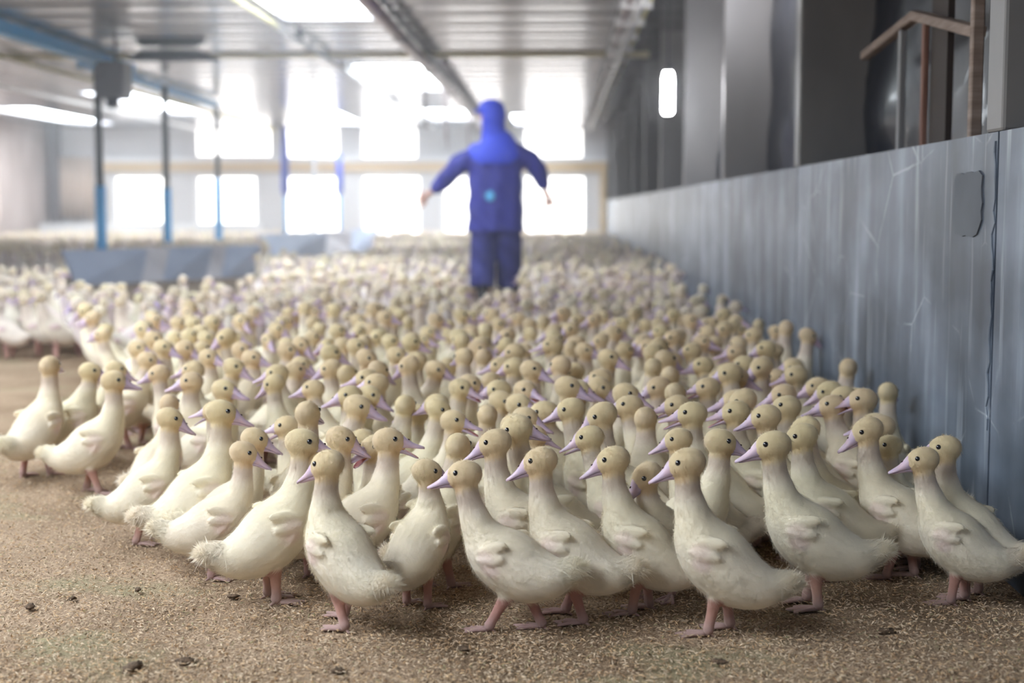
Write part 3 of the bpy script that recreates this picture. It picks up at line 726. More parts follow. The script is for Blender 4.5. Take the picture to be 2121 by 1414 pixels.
for (px, y, ty, lab) in ((590, 25.2, 262, 'post wrapped in dark blue cloth left of the third bright window'), (703, 28.2, 318, 'farthest blue-wrapped post right of the third bright window')):
    x = at_y(px, 350, y).x; r0 = bpy.data.objects.new('support_post', None); COL.objects.link(r0); r0.location = (x, y, 0); tag(r0, lab, 'post', 'posts along the grey boards')
    zt_ = at_y(px, ty, y).z; b_ = MB(); b_.tube([(0, 0, -.01), (0, 0, zt_)], .03, 12); b_.build('pole', blue, r0, True)
    zc_ = at_y(px, 395, y).z; b_ = MB(); b_.tube([(0, 0, zc_-.1), (0, 0, zc_), (0, 0, (zc_+zt_)/2), (0, 0, zt_)], [.035, .075, .07, .05], 12); b_.build('cloth_wrap', dblue, r0, True)
x = at_y(650, 350, 27).x; b_ = MB(); b_.tube([(x, 27, -.01), (x, 27, at_y(650, 190, 27).z if at_y(650,190,27).z < ZC else ZC)], .035, 12); tag(b_.build('grey_post', mat('grey_paint', (.30, .30, .33), .5), smooth=True), 'plain thin grey post in front of the third bright window', 'post')

# hanging heater by the nearest post
root = bpy.data.objects.new('gas_heater', None); COL.objects.link(root); c0 = at_y(240, 140, 15.0); root.location = c0
tag(root, 'dark box heater with a wide flat hood hanging under the ceiling by the nearest post', 'heater')
hk = mat('heater_dark', (.07, .075, .11), .35)
a, c = at_y(280, 132, 15.0)-c0, at_y(445, 98, 15.0)-c0
b_ = MB(); V = [(a.x, -.25, a.z), (c.x+.1, -.25, a.z), (c.x-.25, .25, c.z-.02), (a.x, .25, c.z-.02)]; V += [(v[0], v[1], v[2]+.03) for v in V]
b_.add(V, [(0,3,2,1),(4,5,6,7),(0,1,5,4),(1,2,6,5),(2,3,7,6),(3,0,4,7)]); b_.build('hood', hk, root)
a, c = at_y(208, 205, 15.0)-c0, at_y(262, 128, 15.0)-c0
b_ = MB(); b_.box((a.x, -.15, a.z), (c.x, .2, c.z)); o = b_.build('housing', mat('heater_grey', (.16, .16, .19), .4), root); bv = o.modifiers.new('b', 'BEVEL'); bv.width = .02
b_ = MB(); b_.tube([(a.x+.13, 0, a.z+.02), (a.x+.12, 0, a.z-.10)], [.08, .05], 12); b_.build('burner', hk, root, True)
b_ = MB(); b_.bar((0, 0, c.z), (0, 0, ZC-c0.z), .03, .03); b_.build('hanger', hk, root)

# faint dust haze in the far part of the shed
hz = bpy.data.materials.new('dust_haze'); hz.use_nodes = True; nt = hz.node_tree; nt.nodes.remove(nt.nodes['Principled BSDF'])
vs_ = nt.nodes.new('ShaderNodeVolumeScatter'); vs_.inputs['Color'].default_value = (.93, .95, 1, 1); vs_.inputs['Density'].default_value = .016; vs_.inputs['Anisotropy'].default_value = .35
nt.links.new(vs_.outputs[0], nt.nodes['Material Output'].inputs['Volume'])
b_ = MB(); b_.box((XL+.01, 5.0, -.04), (XW-.005, YF-.25, ZC-.02)); ho_ = b_.build('dust_haze', hz); ho_['kind'] = 'stuff'; ho_['label'] = 'faint pale dust haze filling the far part of the shed'; ho_['category'] = 'haze'
# lamp hanging by the right wall
lampm = mat('lamp_glow', (1, .97, .9), .4, emit=(.95, .96, 1.0), es=LAMP_E)
shade = mat('lamp_socket', (.10, .10, .11), .5)
def lamp(loc, lab, hgt=.30):
    r0 = bpy.data.objects.new('hanging_lamp', None); COL.objects.link(r0); r0.location = loc; tag(r0, lab, 'lamp', 'lamps hanging along the right wall')
    b_ = MB(); b_.tube([(0, 0, -.005), (0, 0, .02), (0, 0, hgt-.05), (0, 0, hgt)], [.026, .040, .040, .03], 16); b_.build('bulb', lampm, r0, True)
    b_ = MB(); b_.tube([(0, 0, hgt), (0, 0, hgt+.06)], .035, 12); b_.build('socket', shade, r0, True)
    b_ = MB(); b_.tube([(0, 0, hgt+.05), (0, 0, ZC-loc[2])], .006, 6); b_.build('cord', black, r0)
    b_ = MB(); b_.tube([(0, 0, -.03), (0, 0, -.004)], [.025, .046], 12); b_.build('cap', shade, r0, True)
p = at_y(1383, 236, 10.45)
lamp((p.x, p.y, p.z), 'glowing tube lamp hanging beside the right wall columns')
lamp((.80, 7.9, 1.97), 'unseen lamp added above the frame to light the top of the third column', .25)  # added out of view to brighten the top of the third column

# ---- low grey boards
brd = noisy(mat('grey_board', rough=.55), (.36, .43, .60), (.46, .53, .70), (1.5, 1.5, 3), 4); brl = noisy(mat('pale_board', rough=.55), (.62, .62, .70), (.72, .71, .78), (1.5, 1.5, 3), 4)
def board(pa, pb, h, lab, parts, tilt=.05):
    r0 = bpy.data.objects.new('partition_board', None); COL.objects.link(r0); r0.location = (pa[0], pa[1], 0); tag(r0, lab, 'board', 'low boards fencing the flock')
    d = Vector((pb[0]-pa[0], pb[1]-pa[1], 0)); n = Vector((-d.y, d.x, 0)).normalized()
    for (u, v_, mt, nm) in parts:
        A = d*u; B = d*v_; V = [A-n*.015, B-n*.015, B+n*.015, A+n*.015, A-n*(.015-tilt)+Vector((-.12, 0, h)), B-n*(.015-tilt)+Vector((.12 if mt is brd else -.05, 0, h)), B+n*(.015+tilt)+Vector((.12, 0, h)), A+n*(.015+tilt)+Vector((-.12, 0, h))]
        b_ = MB(); b_.add(V, [(0,3,2,1),(4,5,6,7),(0,1,5,4),(1,2,6,5),(2,3,7,6),(3,0,4,7)]); b_.build(nm, mt, r0)
P0 = at_z(158, 592); P1 = at_z(525, 572); P2 = at_z(560, 545); P3 = at_z(775, 520)
board((P0.x, P0.y), (P1.x, P1.y), .37, 'low slate grey board with paler strips standing before the blue-footed posts', [(0, .33, brd, 'panel'), (.33, .46, brl, 'pale_panel'), (.46, .70, brd, 'panel'), (.70, .80, brl, 'pale_panel'), (.80, 1.0, brd, 'panel')])
board((P2.x, P2.y), (P3.x, P3.y), .42, 'farther low blue grey board below the third bright window', [(0, .45, brd, 'panel'), (.45, .72, brl, 'pale_panel'), (.72, 1.0, brd, 'panel')])

# ================================================================ the flock
# each row: eye x, eye y in the photo, heading of the trunk (0 = to the right, 90 = away), head turn relative to the trunk,
# then options: f = photo y of the feet, p = trunk pitch, l = neck lean, n = neck stretch, h = head pitch, o = bill opening, s = stride
FRONT = [
 (362, 860, 22, -8, dict(f=1122, p=8, l=.00, n=.012, h=26, s=.03), 'pale duckling facing right with loose tail feathers at the left front edge of the flock'),
 (470, 845, 30, -18, dict(f=1150, p=10, n=.012, h=16), 'tall duckling facing right, second head from the left front corner, behind the fluffy-rumped one'),
 (515, 927, 14, -5, dict(f=1192, p=-2, n=-.004, h=24), 'short fluffy-rumped duckling facing right with closed bill, left of the front row'),
 (640, 909, 28, -22, dict(f=1245, p=8, h=14, o=20), 'duckling facing right with open bill and a full rounded belly, left of the front row'),
 (538, 900, 20, -8, dict(f=1165, h=22), 'duckling facing right half hidden behind the short fluffy-rumped duckling'),
 (583, 865, 150, 32, dict(f=1120, h=12, o=24), 'duckling calling to the left with wide open bill, behind the left front row'),
 (434, 839, 165, 18, dict(f=1060, h=12, o=26), 'duckling calling to the left, its head behind the tall duckling near the left corner'),
 (353, 828, 70, 20, dict(f=1060, h=10), 'duckling seen from behind, crown only, above the left corner duckling'),
 (667, 957, 138, 22, dict(f=1296, p=10, l=-.016, h=22, s=-.035), 'creamy duckling looking left in the very front, its rounded rump toward the viewer'),
 (719, 896, 40, -34, dict(f=1200, h=24), 'duckling facing right just behind the creamy front one that looks left'),
 (738, 893, 160, 20, dict(f=1150, h=10), 'duckling mostly hidden, eye and crown between two right-facing heads left of centre'),
 (764, 909, 250, -20, dict(f=1160, h=16, o=16), 'duckling turning its open bill toward the viewer, left of centre'),
 (817, 897, 28, -22, dict(f=1205, p=4, h=8, o=22), 'duckling facing right with level open bill, left of centre, folded wing pointing left'),
 (896, 962, 62, -48, dict(f=1250, p=8, l=-.022, n=-.012, h=18), 'duckling standing with its back to the viewer, face turned right, in the front centre'),
 (949, 962, 160, 16, dict(f=1292, p=-6, l=.020, n=-.008, h=12, s=.045), 'duckling striding left in the front centre with a long low body and stretched legs'),
 (1105, 940, 158, 14, dict(f=1280, p=4, h=22, s=-.03), 'slim duckling facing left, upright behind the striding one'),
 (1013, 907, 165, 10, dict(f=1225, h=22), 'duckling facing left with steep bill above the striding one'),
 (1256, 939, 165, 8, dict(f=1268, p=12, h=22, s=.012), 'upright duckling facing left with deep chest, third from the right of the centre front'),
 (1409, 942, 163, 10, dict(f=1300, p=10, h=20, s=.015), 'large upright duckling facing left nearest the viewer, fluffy tail pointing right'),
 (1588, 911, 168, 6, dict(f=1252, p=4, l=.006, h=16, s=-.012), 'duckling facing left with long grey neck, right of the large upright one'),
 (1900, 937, 156, 18, dict(f=1240, p=6, l=.012, h=14, s=.01), 'shaded duckling facing left in the front row nearest the concrete wall'),
 (1988, 912, 136, 34, dict(f=1226, p=4, h=12, o=10), 'duckling calling left at the right edge, against the concrete wall'),
 (1825, 907, 172, 6, dict(f=1185, p=6, l=.004, h=10, o=4), 'duckling facing left with level bill, second face from the wall in the front'),
 (1328, 972, 240, -40, dict(f=1240, n=-.03, h=38), 'small warm-lit duckling peering down between two upright left-facing ones'),
 (1508, 902, 350, 10, dict(f=1215, p=8, h=16), 'duckling facing right, bill crossing the bill of its left-facing neighbour'),
 (1388, 902, 160, 16, dict(f=1200, h=18), 'duckling facing left just above the large upright front one'),
 (1207, 895, 150, 20, dict(f=1190, l=.02, n=-.004, h=20, o=7), 'duckling facing left with lowered head and parted bill right of centre'),
 (1124, 896, 15, -10, dict(f=1180, h=22, o=20), 'duckling facing right with parted bill, above the slim left-facing one'),
 (1649, 890, 172, 2, dict(f=1190, h=22, p=6), 'duckling facing left with grey neck, above the back of the long-necked one'),
]
D0 = dict
MID = [ # eye x, y, heading, open
 (245,778,15,0),(197,763,12,0),(242,759,20,0),(117,748,80,0),(315,735,5,0),(389,776,195,0),(392,756,170,0),(468,791,-12,0),(492,755,-10,0),(530,740,-10,0),
 (568,767,185,8),(579,788,175,0),(645,802,178,0),(677,752,175,0),(638,838,75,0),(678,815,200,0),(292,713,-10,0),(345,712,-15,0),(391,718,-10,0),(439,736,-20,0),(470,710,5,0),
 (434,692,-10,0),(604,718,-8,0),(629,708,-30,0),(766,828,-5,0),(812,817,-10,0),(775,787,175,9),(748,777,190,10),(730,766,60,0),(767,732,-15,0),(825,727,-15,0),(816,700,-10,0),(894,684,-15,0),
 (874,847,172,0),(884,825,165,0),(846,829,85,0),(941,796,-20,8),(961,789,-5,0),(1019,799,185,0),(1029,747,175,0),(1058,723,170,0),(1110,758,-20,0),(1110,801,-40,10),(1044,819,-10,0),
 (948,838,-8,0),(980,846,100,0),(960,863,-12,16),(1024,882,172,0),(1077,826,-30,0),(1125,845,172,0),(1100,859,-15,0),(1101,877,-12,0),(1178,793,-15,0),(1178,839,175,0),(1194,761,175,0),(803,758,40,0),(911,758,-10,0),
 (751,711,-10,0),(860,701,0,0),(945,905,80,0),(1235,851,178,0),(1294,837,178,0),(1335,860,75,0),(1299,810,-15,0),(1381,830,178,10),(1422,850,172,5),(1530,839,175,5),(1501,822,185,0),(1548,817,175,0),
 (1594,811,180,0),(1613,828,175,0),(1572,845,170,0),(1653,869,160,0),(1211,798,-20,0),(1247,789,-20,0),(1256,771,175,0),(1343,791,180,0),(1471,796,178,16),(1516,778,-10,6),(1548,776,-25,0),(1541,746,165,0),
 (1516,762,10,0),(1472,768,175,0),(1444,747,180,0),(1426,720,178,0),(1516,719,178,8),(1463,701,-20,0),(1395,693,175,0),(1554,687,165,0),(1579,710,172,0),(1651,721,180,0),(1692,745,178,0),(1639,772,178,8),(1636,749,180,0),
 (1719,831,175,0),(1728,813,185,0),(1770,796,175,0),(1757,754,80,0),(1773,872,175,0),(1269,738,-20,0),(1219,721,-20,0),(1186,702,178,0),(1156,690,10,0),(1392,768,85,0),(1404,800,70,0),(1334,752,90,0),
 (1906,868,172,10),(1824,871,172,6),(1863,818,175,10),(1829,815,175,8),(1812,802,165,0),(1860,800,60,0),
]
S_HEAD = .327        # height of the head centre for a duckling of scale 1
rnd = random.Random(11)
POSES = []
for i in range(16):
    POSES.append((rnd.choice((2, 6, 10, 13)), rnd.choice((-.012, -.004, .006, .016)), rnd.choice((-.02, -.008, .004, .014)), 0.0, rnd.choice((-34, -15, 0, 12, 30)), rnd.choice((10, 16, 22, 30)), rnd.choice((-6, 0, 6)), 0, rnd.choice((-.025, 0, .02)), rnd.choice((0, 8))))
POSES_OPEN = [(8, 0.0, .004, 0.0, 8, 10, 0, 16, .01, 0), (4, .012, -.006, 0.0, -14, 14, 0, 9, -.02, 6)]
placed = []      # x, y, heading, scale
def head_local(key):
    _, hc, _ = duck_rows(*key[:4]); return hc
def put(ex, ey, heading, key, foot=None):
    hc = head_local(key); hz = hc[2] + .008
    if foot is not None:
        D = at_z(ex, foot).y
        e = at_y(ex, ey, D + math.sin(R(heading))*hc[0]*.9); s = e.z/hz
        s = min(max(s, .80), 1.14)
        e = at_z(ex, ey, hz*s)
        if foot: pass
    else:
        s = 1.0; e = at_z(ex, ey, hz)
    c, s_ = math.cos(R(heading)), math.sin(R(heading))
    ox = (hc[0]+.010*math.cos(R(key[4])))*s; oy = .010*math.sin(R(key[4]))*s
    return e.x - (c*ox - s_*oy), e.y - (s_*ox + c*oy), s
DUCKS = []
for (ex, ey, hd, hy, o, lab) in FRONT:
    key = (o.get('p', 4), o.get('l', 0.0), o.get('n', 0.0), 0.0, hy, o.get('h', 18), 0, o.get('o', 0), o.get('s', 0.0), 0)
    x, y, s = put(ex, ey, hd, key, o.get('f'))
    DUCKS.append([x, y, hd, s, key, lab, (ex, ey)])
for j, (ex, ey, hd, op) in enumerate(MID):
    key = (rnd.choice(POSES_OPEN) if op > 4 else rnd.choice(POSES))
    body = hd - key[4]
    x, y, s = put(ex, ey, body, key)
    DUCKS.append([x, y, body, s, key, None, (ex, ey)])
# keep trunks apart: slide the crowded ones along the line of sight so that the heads stay where they show
def discs(d):
    c, s_ = math.cos(R(d[2])), math.sin(R(d[2])); return [(d[0]+c*a*d[3], d[1]+s_*a*d[3]) for a in (.045, -.035)]
def clash(a, b):
    return max(0, max((.104*(a[3]+b[3])/2) - math.hypot(p[0]-q[0], p[1]-q[1]) for p in discs(a) for q in discs(b)))
def head_xy(d):
    hc = head_local(d[4]); c, s_ = math.cos(R(d[2])), math.sin(R(d[2])); return d[0]+c*hc[0]*d[3], d[1]+s_*hc[0]*d[3]
for it in range(60):
    tot = 0
    for i in range(len(DUCKS)):
        for j in range(i+1, len(DUCKS)):
            a, b = DUCKS[i], DUCKS[j]
            if abs(a[1]-b[1]) > .35 or abs(a[0]-b[0]) > .35: continue
            k = clash(a, b)
            if k > .004:
                tot += k; far = a if a[1] > b[1] else b; near = b if far is a else a
                for d, sg in ((far, 1), (near, -1)):
                    if d is near and d[5]: continue
                    f_ = 1 + sg*min(k, .02)*(.5 if sg < 0 else .8)/d[1]
                    hz = head_local(d[4])[2] + .008
                    zold = hz*d[3]; znew = CH + (zold-CH)*f_; s2 = znew/hz
                    if .86 < s2 < 1.14 or abs(s2-1) < abs(d[3]-1): d[0] *= f_; d[1] *= f_; d[3] = s2
                # sideways nudge and a small turn
                dx = (a[0]-b[0]); sg = 1 if dx > 0 else -1
                if not a[5]: a[0] += sg*min(k, .02)*.12
                if not b[5]: b[0] -= sg*min(k, .02)*.12
for d in DUCKS:      # nobody stands in the wall
    for k in range(40):
        if max(p[0] for p in discs(d)) + .060*d[3] > XW or d[0] + .142*max(0, -math.cos(R(d[2])))*d[3] + .01 > XW: d[0] -= .004
        else: break
# the flock outline on the ground (photo pixels of the feet)
WX, WY = at_y(1025, 500, 12.2).x, 12.2
def inside(x, y):
    if x > XW-.075 or x < XL+.3 or y > YF-.5: return False
    px, py = proj((x, y, 0))
    if py > 1000: return False
    if px < 330 and py > 915: return False
    if px < 170 and 742 < py < 1010: return False
    if px < 330 and 742 < py < 1010 and py > 742 + (px-170)*1.4: return False
    # bare litter before and behind the near board
    if px < 150 and 590 < py < 634 + (150-px)*.02: return False
    # nothing hides the boards or the worker's legs
    if px > 0 and 8.9 < y < P1.y + .4 and x < 0:
        ht = proj((x, y, .34))
        if 120 < ht[0] < 545 and ht[1] < 583: return False
    if y < P3.y + .4:
        ht = proj((x, y, .34))
        if 545 < ht[0] < 785 and ht[1] < 522 - (ht[0]-555)*.02: return False
    ht = proj((x, y, .34))
    if 940 < ht[0] < 1105 and 8.35 < y < WY + .3: return False
    # no duckling stands in a board, a post or the worker's way
    for (A, B) in ((P0, P1), (P2, P3)):
        d = (B-A); t = max(0, min(1, ((x-A.x)*d.x+(y-A.y)*d.y)/(d.x*d.x+d.y*d.y)))
        if math.hypot(x-A.x-d.x*t, y-A.y-d.y*t) < .30: return False
    if abs(x-WX) < .34 and abs(y-WY) < .26: return False
    return True

grid = {}
def gadd(d):
    for p in discs(d): grid.setdefault((int(p[0]//.2), int(p[1]//.2)), []).append((p, d[3]))
def gfree(d, rad):
    for p in discs(d):
        cx, cy = int(p[0]//.2), int(p[1]//.2)
        for i in (-1, 0, 1):
            for j in (-1, 0, 1):
                for q, s_ in grid.get((cx+i, cy+j), ()):
                    if math.hypot(p[0]-q[0], p[1]-q[1]) < rad*(d[3]+s_)/2: return False
    return True
for d in DUCKS: gadd(d)
known_heads = [d[6] for d in DUCKS]
near = []
def flow_heading(x, y):
    px, _ = proj((x, y, .3)); r_ = rnd.random()
    pl = .25 if px < 700 else (.45 if px < 1150 else .72)
    if px < 260 and y > 4.2: pl = .8
    h = 180 if r_ < pl*.9 else (0 if r_ < .88 else rnd.uniform(40, 140))
    return h + rnd.gauss(0, 24)
# individuals behind the hand-placed rows
tries = 0
while len(near) < 9000 and tries < 60000:
    tries += 1
    y = 3.75 + (rnd.random()**.8)*5.0; x = rnd.uniform(-.405*y-.15, XW-.08)
    if not inside(x, y): continue
    key = rnd.choice(POSES) if rnd.random() < .9 else rnd.choice(POSES_OPEN)
    d = [x, y, flow_heading(x, y)-key[4], rnd.uniform(.92, 1.06), key, None, None]
    hx, hy = head_xy(d); hp = proj((hx, hy, S_HEAD*d[3]))
    if hp[1] > 705 and any(abs(hp[0]-k[0]) < 26 and abs(hp[1]-k[1]) < 22 for k in known_heads): continue
    if hp[1] > 800 and hp[0] > 200: continue
    if d[0] - .15*math.cos(R(d[2])) > XW-.02 or max(p[0] for p in discs(d)) > XW-.065: continue
    if not gfree(d, .112): continue
    gadd(d); d[6] = hp; near.append(d)
near.sort(key=lambda d: d[1])
n_ind = 298 - len(DUCKS)
indiv = DUCKS + near[:n_ind]; rest = near[n_ind:]
YB = rest[0][1] if rest else 8
# labels: hand-written in front, else counted upward from a front landmark
marks = [(f[0], n) for f, n in zip([FRONT[k] for k in (0, 2, 3, 8, 12, 13, 14, 15, 17, 18, 19, 22, 20)],
    ['the left corner duckling', 'the short fluffy-rumped duckling', 'the open-billed left front duckling', 'the rounded-rump front duckling', 'the level-billed caller', 'the duckling showing its back', 'the striding front duckling', 'the slim upright duckling', 'the deep-chested duckling', 'the large nearest duckling', 'the long grey-necked duckling', 'the level-billed duckling by the wall', 'the rightmost shaded front duckling'])]
marks.sort()
ORD = ['first', 'second', 'third', 'fourth', 'fifth', 'sixth', 'seventh', 'eighth', 'ninth', 'tenth', 'eleventh', 'twelfth', 'thirteenth', 'fourteenth', 'fifteenth', 'sixteenth', 'seventeenth', 'eighteenth', 'nineteenth', 'twentieth'] + ['twenty-' + t for t in ('first', 'second', 'third', 'fourth', 'fifth', 'sixth', 'seventh', 'eighth', 'ninth')] + ['thirtieth'] + ['thirty-' + t for t in ('first', 'second', 'third', 'fourth', 'fifth', 'sixth', 'seventh', 'eighth', 'ninth')] + ['fortieth'] + ['forty-' + t for t in ('first', 'second', 'third', 'fourth', 'fifth', 'sixth', 'seventh', 'eighth', 'ninth')]
cols = {}
for d in indiv:
    if d[5]: continue
    hx, hy = head_xy(d); hp = proj((hx, hy, S_HEAD*d[3])); d[6] = hp
    nm = min(marks, key=lambda m_: abs(m_[0]-hp[0]))[1]; cols.setdefault(nm, []).append(d)
for nm, ds in cols.items():
    ds.sort(key=lambda d: -d[6][1])
    for k, d in enumerate(ds):
        a = (d[2]+d[4][4]) % 360
        face = 'left' if 115 < a < 245 else ('away' if 65 <= a <= 115 else ('right' if a < 65 or a > 295 else 'forward'))
        op = ' open-billed' if d[4][7] > 4 else ''
        d[5] = 'cream%s duckling facing %s, %s head up behind %s' % (op, face, ORD[min(k, len(ORD)-1)], nm)
for n, d in enumerate(indiv):
    z0 = float(ground_z(d[0], d[1])) - .006
    place_duck(d[4], (d[0], d[1], z0), d[2], d[3], d[5], 'ducklings of the near flock', rich=d[1] < 5.2)
print('DUCKS', len(DUCKS), 'indiv', len(indiv), 'rest', len(rest), 'front limit', YB)

# ---- the far flock, too many to count: one object
ROWN = 10
def simple_duck(key):
    rows, HC, rp = duck_rows(*key[:4]); HR = rotm(key[4], key[5], 0)
    keep = [rows[i] for i in (0, 2, 3, 4, 5, 6, 7, 9, 10)]
    mb = MB(); v, f = loft(keep, 1, ROWN); mb.add(v, f); c = [C_BODY]*len(v)
    for i in range(6*ROWN, len(v)): c[i] = C_BODY*.5+C_NECK*.5
    h = lambda x, y, z: HC + HR @ np.array((x, y, z))
    v, f = ellipsoid(h(.002, 0, 0), (.036, .027, .031), HR, 10, 6); mb.add(v, f); c += [C_HEAD*.5+C_BODY*.5]*len(v)
    v, f = loft([(.02, 0, 0, .013, .013), (.05, 0, -.006, .006, .012), (.082, 0, -.013, .002, .006)], 1, 6); mb.add([h(*x) for x in v], f); c += [np.array((.60, .46, .62))]*len(v)
    for sgn in (1, -1):
        p = np.array(rp(.02, .16)) + (0, .055*sgn, 0); v, f = ellipsoid(p, (.034, .012, .018), rotm(0, -key[0]+8, 0), 6, 4); mb.add(v, f); c += [C_WING]*len(v)
        v, f = loft([(0, .028*sgn, .10, .022, .018), (-.004, .028*sgn, .07, .011, .011), (-.004, .028*sgn, .008, .009, .009), (.0, .028*sgn, .0, .012, .014)], 1, 6); mb.add(v, f); c += [C_LEG]*len(v)
        e = h(.015, .026*sgn, .012); v, f = ellipsoid(e, (.005, .004, .005), None, 5, 3); mb.add(v, f); c += [np.array((.01, .01, .015))]*len(v)
    V = np.array(mb.v); q = [x if len(x) < 5 else x for x in mb.f]
    tri = []
    for x in mb.f:
        for k in range(1, len(x)-1): tri.append((x[0], x[k], x[k+1]))
    return V, np.array(tri), np.array(c)
SP = [simple_duck(k) for k in POSES]
far = [(d[0], d[1], d[2], d[3]) for d in rest]
tries = 0
while tries < 90000 and len(far) < 6500:
    tries += 1
    y = 8.7 + (rnd.random()**.75)*(YF-9.2); x = rnd.uniform(max(XL+.3, -.42*y-.2), XW-.09)
    if not inside(x, y): continue
    if x > XW-.18: pass
    d = [x, y, flow_heading(x, y), rnd.uniform(.92, 1.08), None, None, None]
    if d[0] - .15*math.cos(R(d[2])) > XW-.02 or max(p[0] for p in discs(d)) > XW-.065: continue
    if not gfree(d, .118 if y < 14 else .14): continue
    gadd(d); far.append(tuple(d[:4]))
VV, TT, CC, off = [], [], [], 0
for (x, y, hd, s) in far:
    V, T, Cc = SP[rnd.randrange(len(SP))]; c, s_ = math.cos(R(hd)), math.sin(R(hd))
    Vr = np.stack([(V[:, 0]*c - V[:, 1]*s_)*s + x, (V[:, 0]*s_ + V[:, 1]*c)*s + y, V[:, 2]*s], 1)
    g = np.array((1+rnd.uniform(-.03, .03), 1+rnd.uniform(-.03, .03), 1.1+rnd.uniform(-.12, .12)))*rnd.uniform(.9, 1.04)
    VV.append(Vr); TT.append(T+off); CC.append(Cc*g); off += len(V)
VV = np.concatenate(VV).astype('f'); TT = np.concatenate(TT).astype('i'); CC = np.concatenate(CC)
me = bpy.data.meshes.new('duckling_flock'); me.vertices.add(len(VV)); me.vertices.foreach_set('co', VV.ravel())
me.loops.add(len(TT)*3); me.loops.foreach_set('vertex_index', TT.ravel()); me.polygons.add(len(TT))
me.polygons.foreach_set('loop_start', np.arange(0, len(TT)*3, 3, dtype='i')); me.update(calc_edges=True); me.validate()
me.materials.append(M['down']); me.polygons.foreach_set('use_smooth', np.ones(len(me.polygons), bool))
ca = me.color_attributes.new('tint', 'FLOAT_COLOR', 'POINT'); cc = np.ones((len(VV), 4), 'f'); cc[:, :3] = CC; ca.data.foreach_set('color', cc.ravel())
o = link('duckling_flock', me); tag(o, 'blurred mass of pale yellow ducklings filling the shed from mid floor to the far wall', 'ducklings', kind='stuff')
print('FAR', len(far), 'tris', len(TT))

# ================================================================ the worker, seen from behind
def px3(px, py, dy=0.0): return at_y(px, py, 12.2+dy)
def skin_chain(verts, edges, radii, root=0, sub=2):
    me = bpy.data.meshes.new('tmp'); me.from_pydata([tuple(v) for v in verts], edges, []); me.update()
    o = bpy.data.objects.new('tmp', me); COL.objects.link(o)
    sk = o.modifiers.new('s', 'SKIN'); sk.use_smooth_shade = True
    sv = me.skin_vertices[0].data
    for i, r_ in enumerate(radii): sv[i].radius = r_ if hasattr(r_, '__len__') else (r_, r_); sv[i].use_root = (i == root)
    ss = o.modifiers.new('b', 'SUBSURF'); ss.levels = sub; ss.render_levels = sub
    dg = bpy.context.evaluated_depsgraph_get(); dg.update(); out = bpy.data.meshes.new_from_object(o.evaluated_get(dg))
    V_ = [v.co.copy() for v in out.vertices]; F_ = [tuple(p.vertices) for p in out.polygons]
    bpy.data.objects.remove(o); bpy.data.meshes.remove(me); bpy.data.meshes.remove(out)
    return V_, F_
base = Vector((WX, WY, 0))
wk = bpy.data.objects.new('person', None); COL.objects.link(wk); wk.location = base
tag(wk, 'person in blue hooded jacket and trousers seen from behind, arms spread, walking among the ducklings', 'person')
rel = lambda p: Vector(p) - base
skin = mat('skin', (.52, .27, .20), .5); bl = noisy(mat('blue_cloth', rough=.75), (.014, .018, .20), (.024, .030, .27), (6, 6, 3), 4, .3, .7, .3, .01)
bl_t = noisy(mat('blue_trousers', rough=.8), (.011, .014, .13), (.018, .022, .18), (6, 6, 3), 4, .3, .7, .3, .01)
bl_l = mat('blue_hood', (.032, .065, .62), .7); rub = mat('boot_rubber', (.02, .02, .03), .5); maskm = mat('mask_white', (.75, .75, .78), .7)
# joints from the photo
Lsh, Lel, Lwr = rel(px3(968, 318)), rel(px3(928, 368, .05)), rel(px3(893, 398, .12))
Rsh, Rel, Rwr = rel(px3(1083, 308)), rel(px3(1117, 356, .02)), rel(px3(1130, 396, .05))
neck, head, pel = rel(px3(1020, 290)), rel(px3(1017, 240)), rel(px3(1026, 440)); pel.z = .92
Lhip, Rhip = pel+Vector((-.095, 0, -.06)), pel+Vector((.095, 0, -.06))
Lk, Rk = Vector((-.10, .0, .49)), Vector((.12, .03, .50)); La, Ra = Vector((-.105, -.08, .09)), Vector((.115, .12, .10))
chest = (Lsh+Rsh)/2 - Vector((0, 0, .14)); waist = Vector(((chest.x+pel.x)/2, 0, 1.12))
vs = [pel, waist, chest, neck, Lsh, Lel, Lwr, Rsh, Rel, Rwr, Lhip, Lk, La, Rhip, Rk, Ra, neck.lerp(head, .6)]
ed = [(0,1),(1,2),(2,3),(2,4),(4,5),(5,6),(2,7),(7,8),(8,9),(0,10),(10,11),(11,12),(0,13),(13,14),(14,15),(3,16)]
V_, F_ = skin_chain(vs, ed, [(.13,.10),(.12,.10),(.15,.11),.06,.062,.042,.028,.062,.042,.028,.085,.058,.038,.085,.058,.038,.06])
bm = MB(); bm.add(V_, F_)
HRm = rotm(0, 0, 0)
hv, hf = ellipsoid(head, (.095, .080, .120), rotm(28), 20, 14); bm.add(hv, hf)
